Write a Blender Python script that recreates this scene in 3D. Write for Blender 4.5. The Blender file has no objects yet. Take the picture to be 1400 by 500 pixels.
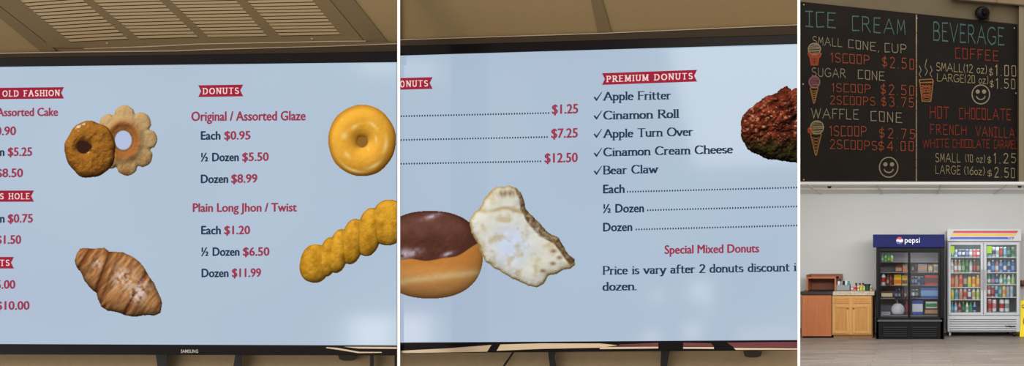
import bpy, math, random
import numpy as np
from mathutils import Vector

# ------------------------------------------------------------------ camera, world, lights, exposure
sc = bpy.context.scene
COL = sc.collection
F = 900.0            # focal length in pixels of the 1400 x 500 frame
CX, CY = 1247.0, 352.0
EYE = 1.55
cam_d = bpy.data.cameras.new('camera')
cam = bpy.data.objects.new('camera', cam_d); COL.objects.link(cam)
cam.location = (0, 0, EYE); cam.rotation_euler = (math.pi/2, 0, 0)
cam_d.sensor_width = 36; cam_d.lens = F/1400*36
cam_d.shift_x = (700-CX)/1400; cam_d.shift_y = (CY-250)/1400
cam_d.clip_start = 0.02
sc.camera = cam
sc.view_settings.view_transform = 'Standard'
sc.view_settings.look = 'None'
sc.view_settings.gamma = 1
sc.view_settings.exposure = 0
sc.view_settings.use_curve_mapping = False
w = bpy.data.worlds.new('world'); sc.world = w; w.use_nodes = True
bg = w.node_tree.nodes['Background']
bg.inputs[0].default_value = (1.0, 0.97, 0.93, 1); bg.inputs[1].default_value = 1.0
def area(name, loc, rot, sx, sy, power, col=(1, 1, 1)):
    l = bpy.data.lights.new(name, 'AREA'); l.shape = 'RECTANGLE'; l.size = sx; l.size_y = sy
    l.energy = power; l.color = col
    o = bpy.data.objects.new(name, l); COL.objects.link(o); o.location = loc; o.rotation_euler = rot
    return o
# added unseen area lights: two for the drinks room, a warm one for the counter
area('drinks_wall_fill', (0.3, 6.6, 2.6), (math.radians(72), 0, 0), 5.0, .6, 175, (1, .995, .98))
area('back_room_light', (0.3, 10.2, 2.75), (math.radians(20), 0, 0), 5.5, 1.2, 140, (1, .99, .97))
area('counter_fill', (-0.5, -1.0, 2.6), (math.radians(62), 0, 0), 2.5, 1.0, 34, (1, .93, .82))

# ------------------------------------------------------------------ helpers
def P(px, py, d): return Vector(((px-CX)/F*d, d, EYE+(CY-py)/F*d))
def lin(c):
    c = np.asarray(c, float)/255.0
    return np.where(c <= .04045, c/12.92, ((c+.055)/1.055)**2.4)
MATS = {}
def mat(name, rgb, rough=.6, metal=0, noise=0, nscale=30, emit=0, spec=.5, stretch=(1, 1, 1), bump=0):
    if name in MATS: return MATS[name]
    m = bpy.data.materials.new(name); m.use_nodes = True; nt = m.node_tree
    b = nt.nodes['Principled BSDF']
    c = tuple(lin(rgb))+(1,)
    b.inputs['Base Color'].default_value = c
    b.inputs['Roughness'].default_value = rough; b.inputs['Metallic'].default_value = metal
    b.inputs['Specular IOR Level'].default_value = spec
    if noise or bump:
        tc = nt.nodes.new('ShaderNodeTexCoord'); mp = nt.nodes.new('ShaderNodeMapping')
        mp.inputs['Scale'].default_value = stretch
        n = nt.nodes.new('ShaderNodeTexNoise'); n.inputs['Scale'].default_value = nscale; n.inputs['Detail'].default_value = 5
        nt.links.new(tc.outputs['Object'], mp.inputs[0]); nt.links.new(mp.outputs[0], n.inputs['Vector'])
        if noise:
            r = nt.nodes.new('ShaderNodeMapRange'); r.inputs[1].default_value = .3; r.inputs[2].default_value = .7
            r.inputs[3].default_value = 1-noise; r.inputs[4].default_value = 1+noise
            nt.links.new(n.outputs[0], r.inputs[0])
            mx = nt.nodes.new('ShaderNodeVectorMath'); mx.operation = 'SCALE'; mx.inputs[0].default_value = c[:3]
            nt.links.new(r.outputs[0], mx.inputs['Scale']); nt.links.new(mx.outputs[0], b.inputs['Base Color'])
        if bump:
            bp = nt.nodes.new('ShaderNodeBump'); bp.inputs['Strength'].default_value = bump; bp.inputs['Distance'].default_value = .01
            nt.links.new(n.outputs[0], bp.inputs['Height']); nt.links.new(bp.outputs[0], b.inputs['Normal'])
    if emit:
        b.inputs['Base Color'].default_value = (0, 0, 0, 1)
        b.inputs['Specular IOR Level'].default_value = 0
        b.inputs['Emission Color'].default_value = c; b.inputs['Emission Strength'].default_value = emit
    MATS[name] = m; return m
def screen_mat():
    m = bpy.data.materials.new('display_picture'); m.use_nodes = True; nt = m.node_tree
    b = nt.nodes['Principled BSDF']; b.inputs['Base Color'].default_value = (0, 0, 0, 1)
    b.inputs['Specular IOR Level'].default_value = 0
    a = nt.nodes.new('ShaderNodeAttribute'); a.attribute_name = 'Col'
    nt.links.new(a.outputs['Color'], b.inputs['Emission Color']); b.inputs['Emission Strength'].default_value = 1
    return m
PIC = screen_mat()
def glass_mat(name, refl=.07, tint=(1, 1, 1)):
    m = bpy.data.materials.new(name); m.use_nodes = True; nt = m.node_tree
    nt.nodes.clear()
    o = nt.nodes.new('ShaderNodeOutputMaterial'); mx = nt.nodes.new('ShaderNodeMixShader')
    t = nt.nodes.new('ShaderNodeBsdfTransparent'); t.inputs[0].default_value = tint+(1,)
    g = nt.nodes.new('ShaderNodeBsdfGlossy'); g.inputs['Roughness'].default_value = .05
    mx.inputs[0].default_value = refl
    nt.links.new(t.outputs[0], mx.inputs[1]); nt.links.new(g.outputs[0], mx.inputs[2]); nt.links.new(mx.outputs[0], o.inputs[0])
    return m

def tag(o, label=None, cat=None, group=None, kind=None):
    if label: o['label'] = label
    if cat: o['category'] = cat
    if group: o['group'] = group
    if kind: o['kind'] = kind
    return o
ROOT = {}
def empty(name, loc, label, cat, group=None):
    o = bpy.data.objects.new(name, None); COL.objects.link(o); o.location = loc; o.empty_display_size = .05
    ROOT[o.name] = Vector(loc)
    return tag(o, label, cat, group)
def base_of(o):
    while o.parent: o = o.parent
    return Vector(o.location)
class MB:
    def __init__(s): s.v = []; s.f = []; s.m = []; s.mats = []
    def mi(s, m):
        if m not in s.mats: s.mats.append(m)
        return s.mats.index(m)
    def add(s, vs, fs, m):
        k = len(s.v); s.v += [tuple(v) for v in vs]; i = s.mi(m)
        for f in fs: s.f.append([k+a for a in f]); s.m.append(i)
        return s
    def box(s, x0, x1, y0, y1, z0, z1, m):
        vs = [(x, y, z) for x in (x0, x1) for y in (y0, y1) for z in (z0, z1)]
        return s.add(vs, [(0, 1, 3, 2), (4, 6, 7, 5), (0, 4, 5, 1), (2, 3, 7, 6), (0, 2, 6, 4), (1, 5, 7, 3)], m)
    def prism(s, front, back, m):
        n = len(front)
        fs = [list(range(n)), list(range(2*n-1, n-1, -1))]
        fs += [(i, n+i, n+(i+1) % n, (i+1) % n) for i in range(n)]
        return s.add(list(front)+list(back), fs, m)
    def pxprism(s, pl, poly, l0, l1, m):
        return s.prism([pl.at(x, y, l1) for x, y in poly], [pl.at(x, y, l0) for x, y in poly], m)
    def flat(s, pl, poly, l, m):
        return s.add([pl.at(x, y, l) for x, y in poly], [list(range(len(poly)))], m)
    def lathe(s, c, prof, n, ms, sx=1, sy=1):
        # prof: list of (r, z, material index of the band above)
        c = Vector(c); k0 = len(s.v)
        for r, z in [(p[0], p[1]) for p in prof]:
            for i in range(n):
                a = 2*math.pi*i/n
                s.v.append((c.x+math.cos(a)*r*sx, c.y+math.sin(a)*r*sy, c.z+z))
        for j in range(len(prof)-1):
            mi = s.mi(ms[prof[j][2]])
            for i in range(n):
                s.f.append([k0+j*n+i, k0+j*n+(i+1) % n, k0+(j+1)*n+(i+1) % n, k0+(j+1)*n+i]); s.m.append(mi)
        s.f.append([k0+i for i in range(n)][::-1]); s.m.append(s.mi(ms[prof[0][2]]))
        L = len(prof)-1
        s.f.append([k0+L*n+i for i in range(n)]); s.m.append(s.mi(ms[prof[L-1][2]]))
        return s
    def tube(s, pts, r, m, n=8):
        pts = [Vector(p) for p in pts]; rs = r if isinstance(r, (list, tuple)) else [r]*len(pts)
        k0 = len(s.v)
        for j, p in enumerate(pts):
            t = (pts[min(j+1, len(pts)-1)]-pts[max(j-1, 0)]).normalized()
            a = t.cross(Vector((0, 0, 1)))
            if a.length < .1: a = t.cross(Vector((0, 1, 0)))
            a.normalize(); b = t.cross(a)
            for i in range(n):
                an = 2*math.pi*i/n; s.v.append(tuple(p+(a*math.cos(an)+b*math.sin(an))*rs[j]))
        fs = []
        for j in range(len(pts)-1):
            for i in range(n): fs.append([k0+j*n+i, k0+j*n+(i+1) % n, k0+(j+1)*n+(i+1) % n, k0+(j+1)*n+i])
        fs.append([k0+i for i in range(n)]); fs.append([k0+(len(pts)-1)*n+i for i in range(n)][::-1])
        mi = s.mi(m)
        for f in fs: s.f.append(f); s.m.append(mi)
        return s
    def sphere(s, c, r, m, n=16, sq=(1, 1, 1)):
        c = Vector(c); k = len(s.v); rows = n//2
        for j in range(rows+1):
            th = math.pi*j/rows
            for i in range(n):
                a = 2*math.pi*i/n
                s.v.append((c.x+r*sq[0]*math.sin(th)*math.cos(a), c.y+r*sq[1]*math.sin(th)*math.sin(a), c.z+r*sq[2]*math.cos(th)))
        mi = s.mi(m)
        for j in range(rows):
            for i in range(n): s.f.append([k+j*n+i, k+(j+1)*n+i, k+(j+1)*n+(i+1) % n, k+j*n+(i+1) % n]); s.m.append(mi)
        return s
    def build(s, name, parent=None, bevel=0, smooth=False, loc=None):
        V = np.array(s.v, float)
        if parent is not None: off = np.array(base_of(parent))
        elif loc is not None: off = np.array(loc, float)
        else:
            lo, hi = V.min(0), V.max(0); off = np.array([(lo[0]+hi[0])/2, (lo[1]+hi[1])/2, lo[2]])
        me = bpy.data.meshes.new(name); me.from_pydata((V-off).tolist(), [], s.f)
        for m in s.mats: me.materials.append(m)
        me.polygons.foreach_set('material_index', s.m)
        if smooth: me.polygons.foreach_set('use_smooth', [True]*len(s.f))
        me.update()
        o = bpy.data.objects.new(name, me); COL.objects.link(o)
        if parent is not None: o.parent = parent
        else: o.location = off
        if bevel:
            b = o.modifiers.new('bevel', 'BEVEL'); b.width = bevel; b.segments = 2; b.limit_method = 'ANGLE'
        return o
class Plane:
    def __init__(s, a, b, c):
        s.p = Vector(a); n = (Vector(b)-s.p).cross(Vector(c)-s.p).normalized()
        if n.dot(Vector((0, 0, EYE))-s.p) < 0: n = -n
        s.n = n
    def at(s, px, py, l=0):
        r = Vector(((px-CX)/F, 1, (CY-py)/F)); o = Vector((0, 0, EYE))
        q = s.p+s.n*l
        return o+r*((q-o).dot(s.n)/r.dot(s.n))

# --- upright sans text taken from the built-in typeface
TXT = {}
def text_shape(t, bold):
    k = (t, bold)
    if k in TXT: return TXT[k]
    cu = bpy.data.curves.new('t', 'FONT'); cu.body = t; cu.size = 1; cu.offset = bold; cu.resolution_u = 3
    o = bpy.data.objects.new('t', cu); COL.objects.link(o)
    dg = bpy.context.evaluated_depsgraph_get(); ev = o.evaluated_get(dg); me = ev.to_mesh()
    V = np.array([v.co[:] for v in me.vertices]); Fc = [list(p.vertices) for p in me.polygons]
    ev.to_mesh_clear(); bpy.data.objects.remove(o); bpy.data.curves.remove(cu)
    TXT[k] = (V, Fc); return TXT[k]
ALL_SANS = {}
def sans(mb, pl, t, x0, x1, b0, b1, cap, m, lift=.0006, bold=0, fat=.55):
    V, Fc = text_shape(t, bold)
    lo, hi = V[:, 0].min(), V[:, 0].max(); H_ = text_shape('H', bold)[0]; hb, ht = H_[:, 1].min(), H_[:, 1].max()
    pts = []
    for v in V:
        u = (v[0]-lo)/(hi-lo); x = x0+u*(x1-x0)
        pts.append(pl.at(x, b0+(b1-b0)*u-(v[1]-hb)/(ht-hb)*cap*1.04, lift))
    mb.add(pts, Fc, m)
    if fat:
        e = pl.at(x0+1, b0)-pl.at(x0, b0); g = pl.at(x0, b0+1)-pl.at(x0, b0)
        for k, (ax, ay) in enumerate(((-1, 0), (1, 0), (-.5, .6), (.5, -.6))): mb.add([p+e*fat*ax+g*fat*ay+pl.n*1e-5*(k+1) for p in pts], Fc, m)

# --- pen-stroke alphabet: width, strokes; cap height 1
def A(cx, cy, rx, ry, a0, a1, n=10):
    return [(cx+rx*math.cos(math.radians(a0+(a1-a0)*i/n)), cy+ry*math.sin(math.radians(a0+(a1-a0)*i/n))) for i in range(n+1)]
XH = .62
G = {
 'A': (.78, [[(.39, 1), (0, 0)], [(.39, 1), (.78, 0)], [(.14, .36), (.64, .36)]]),
 'B': (.6, [[(.05, 0), (.05, 1)], [(.05, 1), (.3, 1)]+A(.3, .76, .24, .24, 90, -90)+[(.05, .52)], [(.05, .52), (.32, .52)]+A(.32, .26, .28, .26, 90, -90)+[(.05, 0)]]),
 'C': (.72, [A(.4, .5, .4, .5, 45, 315, 18)]),
 'D': (.74, [[(.05, 0), (.05, 1)], [(.05, 1), (.3, 1)]+A(.3, .5, .42, .5, 90, -90, 14)+[(.05, 0)]]),
 'E': (.56, [[(.05, 0), (.05, 1)], [(.05, 1), (.54, 1)], [(.05, .52), (.42, .52)], [(.05, 0), (.56, 0)]]),
 'F': (.52, [[(.05, 0), (.05, 1)], [(.05, 1), (.54, 1)], [(.05, .52), (.42, .52)]]),
 'G': (.74, [A(.4, .5, .4, .5, 45, 330, 16)+[(.74, .45), (.45, .45)]]),
 'H': (.7, [[(.05, 0), (.05, 1)], [(.65, 0), (.65, 1)], [(.05, .52), (.65, .52)]]),
 'I': (.12, [[(.06, 0), (.06, 1)]]),
 'L': (.54, [[(.05, 1), (.05, 0)], [(.05, 0), (.54, 0)]]),
 'M': (.86, [[(.06, 0), (.06, 1)], [(.06, 1), (.43, .1)], [(.43, .1), (.8, 1)], [(.8, 1), (.8, 0)]]),
 'N': (.72, [[(.05, 0), (.05, 1)], [(.05, 1), (.67, 0)], [(.67, 0), (.67, 1)]]),
 'O': (.82, [A(.41, .5, .41, .5, 90, 450, 24)]),
 'P': (.58, [[(.05, 0), (.05, 1)], [(.05, 1), (.3, 1)]+A(.3, .73, .27, .27, 90, -90)+[(.05, .46)]]),
 'R': (.66, [[(.05, 0), (.05, 1)], [(.05, 1), (.3, 1)]+A(.3, .75, .25, .25, 90, -90)+[(.05, .5)], [(.28, .5), (.66, 0)]]),
 'S': (.56, [A(.28, .75, .25, .25, 35, 270, 10)+A(.28, .25, .27, .25, 90, -150, 10)[1:]]),
 'T': (.66, [[(.33, 0), (.33, 1)], [(0, 1), (.66, 1)]]),
 'U': (.68, [[(.05, 1), (.05, .3)]+A(.34, .3, .29, .3, 180, 360, 12)+[(.63, 1)]]),
 'V': (.7, [[(0, 1), (.35, 0)], [(.35, 0), (.7, 1)]]),
 'W': (1.0, [[(0, 1), (.27, 0)], [(.27, 0), (.5, .9)], [(.5, .9), (.73, 0)], [(.73, 0), (1, 1)]]),
 'a': (.46, [A(.2, .46, .17, .16, 150, 0, 8)+[(.37, 0)], A(.2, .18, .18, .18, 60, 330, 12)]),
 'b': (.5, [[(.06, 1), (.06, 0)], A(.25, .3, .22, .3, 150, -150, 14)]),
 'c': (.42, [A(.24, .31, .22, .31, 45, 315, 14)]),
 'd': (.5, [A(.24, .3, .22, .3, 50, 310, 14), [(.43, 1), (.43, 0)]]),
 'e': (.44, [[(.03, .36), (.43, .36)]+A(.23, .31, .21, .31, 10, 315, 16)]),
 'f': (.34, [[(.12, 0), (.12, .8)]+A(.28, .8, .16, .2, 180, 60, 8), [(0, XH), (.3, XH)]]),
 'h': (.52, [[(.06, 1), (.06, 0)], A(.26, .4, .2, .22, 170, 0, 8)+[(.46, 0)]]),
 'i': (.14, [[(.07, 0), (.07, XH)], [(.07, .86), (.07, .9)]]),
 'l': (.14, [[(.07, 0), (.07, 1)]]),
 'm': (.82, [[(.06, XH), (.06, 0)], A(.24, .42, .18, .2, 170, 0, 8)+[(.42, 0)], A(.6, .42, .18, .2, 170, 0, 8)+[(.78, 0)]]),
 'n': (.52, [[(.06, XH), (.06, 0)], A(.26, .4, .2, .22, 170, 0, 8)+[(.46, 0)]]),
 'o': (.5, [A(.25, .31, .23, .31, 90, 450, 20)]),
 'p': (.5, [[(.06, XH), (.06, -.34)], A(.25, .31, .22, .31, 150, -150, 14)]),
 'r': (.34, [[(.06, XH), (.06, 0)], A(.24, .42, .18, .2, 170, 60, 6)]),
 's': (.36, [A(.18, .47, .15, .15, 40, 270, 8)+A(.18, .16, .17, .16, 90, -150, 8)[1:]]),
 't': (.32, [[(.12, .82), (.12, .14)]+A(.24, .14, .12, .14, 180, 300, 6), [(0, XH), (.3, XH)]]),
 'u': (.52, [[(.06, XH), (.06, .22)]+A(.26, .22, .2, .22, 180, 350, 8), [(.46, XH), (.46, 0)]]),
 'v': (.5, [[(0, XH), (.25, 0)], [(.25, 0), (.5, XH)]]),
 'w': (.76, [[(0, XH), (.2, 0)], [(.2, 0), (.38, .55)], [(.38, .55), (.56, 0)], [(.56, 0), (.76, XH)]]),
 'y': (.5, [[(0, XH), (.25, 0)], [(.5, XH), (.2, -.2), (.08, -.32), (0, -.3)]]),
 'z': (.42, [[(.02, XH), (.4, XH), (.0, 0), (.42, 0)]]),
 '0': (.5, [A(.25, .5, .25, .5, 90, 450, 20)]),
 '1': (.25, [[(0, .78), (.15, 1), (.15, 0)]]),
 '2': (.5, [A(.25, .74, .22, .26, 160, -30, 10)+[(.02, 0), (.5, 0)]]),
 '3': (.5, [A(.22, .76, .24, .24, 140, -80, 10), A(.24, .27, .26, .27, 90, -150, 10)]),
 '4': (.52, [[(.4, 0), (.4, 1), (0, .3), (.52, .3)]]),
 '5': (.5, [[(.45, 1), (.06, 1), (.04, .56)]+A(.22, .32, .26, .3, 110, -140, 10)]),
 '6': (.5, [[(.4, 1), (.08, .5)]+A(.25, .28, .23, .28, 150, -210, 16)]),
 '7': (.48, [[(0, 1), (.48, 1), (.16, 0)]]),
 '8': (.5, [A(.25, .75, .2, .25, 90, 450, 14), A(.25, .25, .25, .25, 90, 450, 14)]),
 '9': (.5, [A(.25, .72, .23, .28, 0, 360, 14)+[(.4, 0)]]),
 '$': (.5, [A(.25, .68, .22, .2, 35, 270, 10)+A(.25, .28, .23, .2, 90, -150, 10)[1:], [(.3, 1.06), (.2, -.08)]]),
 '.': (.1, [[(.05, 0), (.05, .03)]]), ',': (.12, [[(.08, .05), (.02, -.14)]]),
 '(': (.2, [A(.3, .5, .28, .65, 125, 235, 8)]), ')': (.2, [A(-.1, .5, .28, .65, 55, -55, 8)]),
 ' ': (.3, []),
}
CH = dict(G)   # chalk hand: square C, O, D and narrow A
CH['C'] = (.5, [[(.5, 1), (.02, .98), (.04, 0), (.52, .04)]])
CH['O'] = (.5, [[(.02, 1), (.48, .98), (.47, 0), (.04, .02), (.02, 1)]])
CH['0'] = (.44, [[(.02, .95), (.12, 1), (.4, .97), (.42, .05), (.3, 0), (.04, .02), (.02, .95)]])
CH['I'] = (.46, [[(.23, 0), (.23, 1)], [(0, 1), (.46, 1)], [(0, 0), (.46, 0)]])
CH['N'] = (.5, [[(.02, 0), (.02, 1), (.47, 0), (.48, 1)]])
CH['1'] = (.22, [[(0, .8), (.14, 1), (.14, 0)]])
CH['M'] = (.62, [[(0, 0), (.08, 1), (.3, .3), (.54, 1), (.62, 0)]])
CH['o'] = (.42, [A(.21, .3, .2, .3, 90, 450, 12)])
CH['z'] = (.42, [[(.02, .6), (.4, .6), (.0, 0), (.42, 0)]])
def hull(pts):
    pts = sorted(set((round(a, 5), round(b, 5)) for a, b in pts))
    def half(p):
        h = []
        for q in p:
            while len(h) > 1 and (h[-1][0]-h[-2][0])*(q[1]-h[-2][1])-(h[-1][1]-h[-2][1])*(q[0]-h[-2][0]) <= 0: h.pop()
            h.append(q)
        return h
    a, b = half(pts), half(pts[::-1]); return a[:-1]+b[:-1]
def strokes(t, style, gap):
    """list of convex polygons in glyph space and total width"""
    tab = CH if style == 'chalk' else G
    if style == 'serif': nib = [(-.088, -.038), (.08, -.055), (.088, .038), (-.08, .055)]
    elif style == 'slab': nib = [(-.09, -.06), (.09, -.06), (.09, .06), (-.09, .06)]
    else: nib = [(.031*math.cos(a*math.pi/3), .045*math.sin(a*math.pi/3)) for a in range(6)]
    if style == 'thin': nib = [(a*1.0, b*1.0) for a, b in nib]
    x = 0; out = []
    rr = random.Random(t)
    for ch in t:
        wd, st = tab[ch]
        for s in st:
            s = list(s)
            if style == 'chalk': s = [(a+rr.uniform(-.015, .015), b+rr.uniform(-.02, .02)) for a, b in s]
            for p, q in zip(s[:-1], s[1:]):
                out.append([(x+a, b) for a, b in hull([(p[0]+n[0], p[1]+n[1]) for n in nib]+[(q[0]+n[0], q[1]+n[1]) for n in nib])])
            if style in ('serif', 'slab') and not ch in '.,2$':
                for e, o in ((s[0], s[1]), (s[-1], s[-2])):
                    if abs(e[1]-o[1]) > abs(e[0]-o[0])*.8 and (abs(e[1]) < .01 or abs(e[1]-1) < .01 or abs(e[1]-XH) < .01 or abs(e[1]+.34) < .01) and abs(e[1]-o[1]) > .25:
                        if ch in 'AM' and e[1] > .9 and style == 'serif': continue
                        if ch in 'VvWwM' and e[1] < .12 and abs(e[0]-o[0]) > .1: continue
                        if ch in 'NVvWw' and e[1] < .01 : continue
                        h = .16 if style == 'serif' else .19; th = .036 if style == 'serif' else .07
                        low = e[1] > .01 and ch.islower() and ch not in 'vwy'
                        l_, r_ = (-h, .03) if low else (-h, h)
                        out.append([(x+e[0]+l_, e[1]-th), (x+e[0]+r_, e[1]-th), (x+e[0]+r_, e[1]+th), (x+e[0]+l_, e[1]+th)])
        x += wd+gap
    return out, x-gap
def pen(mb, pl, t, x0, x1, b0, b1, c0, c1, m, style='serif', gap=.2, lift=.0006):
    """fit pen text between x0..x1 with baselines b0,b1 and cap heights c0,c1 (pixels)"""
    polys, wd = strokes(t, style, gap)
    for k, poly in enumerate(polys):
        pts = []
        for a, b in poly:
            u = a/wd; x = x0+u*(x1-x0)
            pts.append(pl.at(x, b0+(b1-b0)*u-b*(c0+(c1-c0)*u), lift+(k % 7)*2e-6))
        mb.add(pts, [list(range(len(poly)))], m)

# ------------------------------------------------------------------ numpy noise and painted display pictures
def vnoise(x, y, seed=0):
    xi = np.floor(x).astype(int); yi = np.floor(y).astype(int); xf = x-xi; yf = y-yi
    def h(a, b):
        n = (a*374761393+b*668265263+seed*1442695041) & 0x7fffffff
        n = ((n ^ (n >> 13))*1274126177) & 0x7fffffff
        return ((n ^ (n >> 16)) & 0xffff)/65535.0
    u = xf*xf*(3-2*xf); v = yf*yf*(3-2*yf)
    return (h(xi, yi)*(1-u)+h(xi+1, yi)*u)*(1-v)+(h(xi, yi+1)*(1-u)+h(xi+1, yi+1)*u)*v
def fbm(x, y, seed=0, o=4):
    s = 0; a = .5
    for k in range(o): s = s+a*vnoise(x*2**k, y*2**k, seed+k); a *= .5
    return s/(1-.5**o)
def polydist(X, Y, poly):
    d = np.full(X.shape, 1e9); ins = np.zeros(X.shape, bool); n = len(poly)
    for i in range(n):
        x0, y0 = poly[i]; x1, y1 = poly[(i+1) % n]
        dx, dy = x1-x0, y1-y0; t = np.clip(((X-x0)*dx+(Y-y0)*dy)/(dx*dx+dy*dy+1e-9), 0, 1)
        d = np.minimum(d, np.hypot(X-x0-t*dx, Y-y0-t*dy))
        c = ((y0 > Y) != (y1 > Y)) & (X < dx*(Y-y0)/(dy if abs(dy) > 1e-9 else 1e-9)+x0)
        ins ^= c
    return np.where(ins, d, -d)
def shade(H, step, lx=-.4, ly=-.6, lz=.75):
    gy, gx = np.gradient(H, step); n = np.sqrt(gx**2+gy**2+1); L = math.sqrt(lx*lx+ly*ly+lz*lz)
    return (-gx*lx-gy*ly+lz)/(n*L)
def picture(parent, pl, name, box, fn, step=.7, label=None, lift=.0005):
    x0, y0, x1, y1 = box
    xs = np.arange(x0, x1+step*.5, step); xs[-1] = min(xs[-1], x1); ys = np.arange(y0, y1, step)
    X, Y = np.meshgrid(xs, ys)
    M, C = fn(X, Y, step)
    C = lin(np.clip(C, 0, 255))
    idx = -np.ones(X.shape, int); keep = M[:-1, :-1]+M[1:, :-1]+M[:-1, 1:]+M[1:, 1:] > 0
    used = np.zeros(X.shape, bool)
    used[:-1, :-1] |= keep; used[1:, :-1] |= keep; used[:-1, 1:] |= keep; used[1:, 1:] |= keep
    idx[used] = np.arange(used.sum())
    jj, ii = np.nonzero(keep)
    fs = np.stack([idx[jj, ii], idx[jj+1, ii], idx[jj+1, ii+1], idx[jj, ii+1]], 1)
    off = base_of(parent); q = pl.p+pl.n*lift; o = Vector((0, 0, EYE))
    num = (q-o).dot(pl.n)
    xx, yy = X[used], Y[used]
    R = np.stack([(xx-CX)/F, np.ones_like(xx), (CY-yy)/F], 1)
    t = num/(R@np.array(pl.n)); V = np.array(o)+R*t[:, None]-np.array(off)
    me = bpy.data.meshes.new(name); me.from_pydata(V.tolist(), [], fs.tolist())
    at = me.color_attributes.new('Col', 'FLOAT_COLOR', 'POINT')
    cc = np.ones((len(V), 4)); cc[:, :3] = C[used]; at.data.foreach_set('color', cc.ravel())
    me.materials.append(PIC); me.update()
    ob = bpy.data.objects.new(name, me); COL.objects.link(ob); ob.parent = parent
    if label: ob['label'] = label
    return ob
def mixc(a, b, t):
    t = np.clip(t, 0, 1)[..., None]; return np.asarray(a)*(1-t)+np.asarray(b)*t
def dome(d, R): return R*np.sqrt(np.clip(1-(1-np.clip(d/R, 0, 1))**2, 0, 1))
def ringdonut(cx, cy, rx, ry, hx, hy, hr, base, dark, hole, bump, seed, spots=0):
    def fn(X, Y, st):
        a = np.arctan2((Y-cy)/ry, (X-cx)/rx)
        rr = np.hypot((X-cx)/rx, (Y-cy)/ry)
        k_ = min(1, bump/2); edge = 1+.02*k_*np.sin(a*5+seed)+.015*k_*np.sin(a*9+seed*2)
        d = (edge-rr)*min(rx, ry); dh = np.hypot(X-hx, Y-hy)-hr-1.2*k_*np.sin(a*3+seed)
        w_ = (min(rx, ry)-hr)/2
        H = dome(np.clip(np.minimum(d, dh+hr*.15), 0, w_), w_)*.75+bump*fbm(X/5, Y/5, seed)
        s = shade(H, st)
        C = mixc(dark, base, .25+.9*s-.25*(fbm(X/8, Y/8, seed+3)-.5)*bump)
        C = C*(np.clip(.7+.5*s, .5, 1.15))[..., None]
        n = fbm(X/4, Y/4, seed+9)
        hl = np.clip((s-.93)*9, 0, 1)*np.clip((n-.5)*5, 0, 1)*spots
        C = mixc(C, (250, 240, 215), hl)
        C = mixc(C, np.asarray(hole)*np.ones_like(C), np.clip(-dh/1.5+.5, 0, 1))
        if spots == .9:
            C = mixc(C, (150, 96, 26), np.clip((rr-.86)*4, 0, .6)*np.clip(.3-np.cos(a-.6), 0, 1))
            for a0, r0, wa, wr in ((-2.1, .45, .25, .05), (-.9, .55, .3, .05), (.2, .72, .35, .06), (2.4, .6, .2, .06), (1.1, .8, .3, .05), (-2.9, .55, .2, .09), (-.1, .42, .25, .04), (1.9, .88, .5, .04)):
                C = mixc(C, (248, 226, 170), np.exp(-((a-a0)/wa)**2-((rr-r0)/wr)**2)*.55)
        M = d > 0
        return M, C
    return fn

# ------------------------------------------------------------------ materials
M_white = mat('white_paint', (250, 250, 249), .8, spec=.2)
M_wall4 = mat('grey_wall_paint', (208, 209, 208), .9, noise=.015, nscale=2, spec=.2)
M_ceilA = mat('beige_ceiling_tile', (156, 134, 97), .95, noise=.05, nscale=400, spec=.05)
M_ceilB = mat('beige_ceiling_bar', (126, 108, 79), .9, noise=.04, nscale=400, spec=.1)
M_flange = mat('vent_flange_paint', (130, 111, 81), .85, noise=.04, nscale=400, spec=.1)
M_slat = mat('vent_slat_paint', (206, 180, 140), .7, spec=.2)
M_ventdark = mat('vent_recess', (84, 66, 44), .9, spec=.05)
M_trimlight = mat('pale_trim_edge', (150, 132, 108), .5)
M_trimbrown = mat('brown_trim', (56, 44, 31), .7, spec=.15)
M_blackgloss = mat('black_gloss_plastic', (13, 8, 8), .25, spec=.08)
M_black = mat('black_plastic', (17, 16, 17), .45, spec=.3)
M_beigewall = mat('beige_wall_paint', (165, 143, 112), .9, noise=.05, nscale=40, spec=.05)
M_reflpale = mat('pale_reflection_metal', (215, 192, 162), .4, metal=1)  # stands in for reflected light on the lower television frames
M_silver = mat('silver', (190, 185, 180), .4, metal=.3)
M_red = mat('display_red', (160, 40, 62), emit=1)
M_redtxt = mat('display_red_text', (156, 60, 82), emit=1)
M_navy = mat('display_navy_text', (44, 58, 82), emit=1)
M_ribtxt = mat('display_white_text', (240, 214, 208), emit=1)

# ------------------------------------------------------------------ setting: front counter bay
PT1 = Plane(P(0, 90, 1.58), P(0, 470, 1.58), P(543, 90, 1.55))
PT2 = Plane(P(547, 76, 1.56), P(547, 468, 1.56), P(1090, 60, 1.51))
WB = Plane((-3, 1.66, 0), (-.2, 1.66, 0), (-3, 1.66, 2))
def struct(mb, name, **k):
    return tag(mb.build(name, **k), kind='structure')
wa, wb = P(1090.3, 0, 1.66).x, P(1090.3, 0, 1.76).x
struct(MB().prism([(-3.2, 1.66, 2.6), (wa, 1.66, 2.6), (wb, 1.76, 2.6), (-3.2, 1.76, 2.6)], [(-3.2, 1.66, 0), (wa, 1.66, 0), (wb, 1.76, 0), (-3.2, 1.76, 0)], M_beigewall), 'wall_counter')
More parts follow.
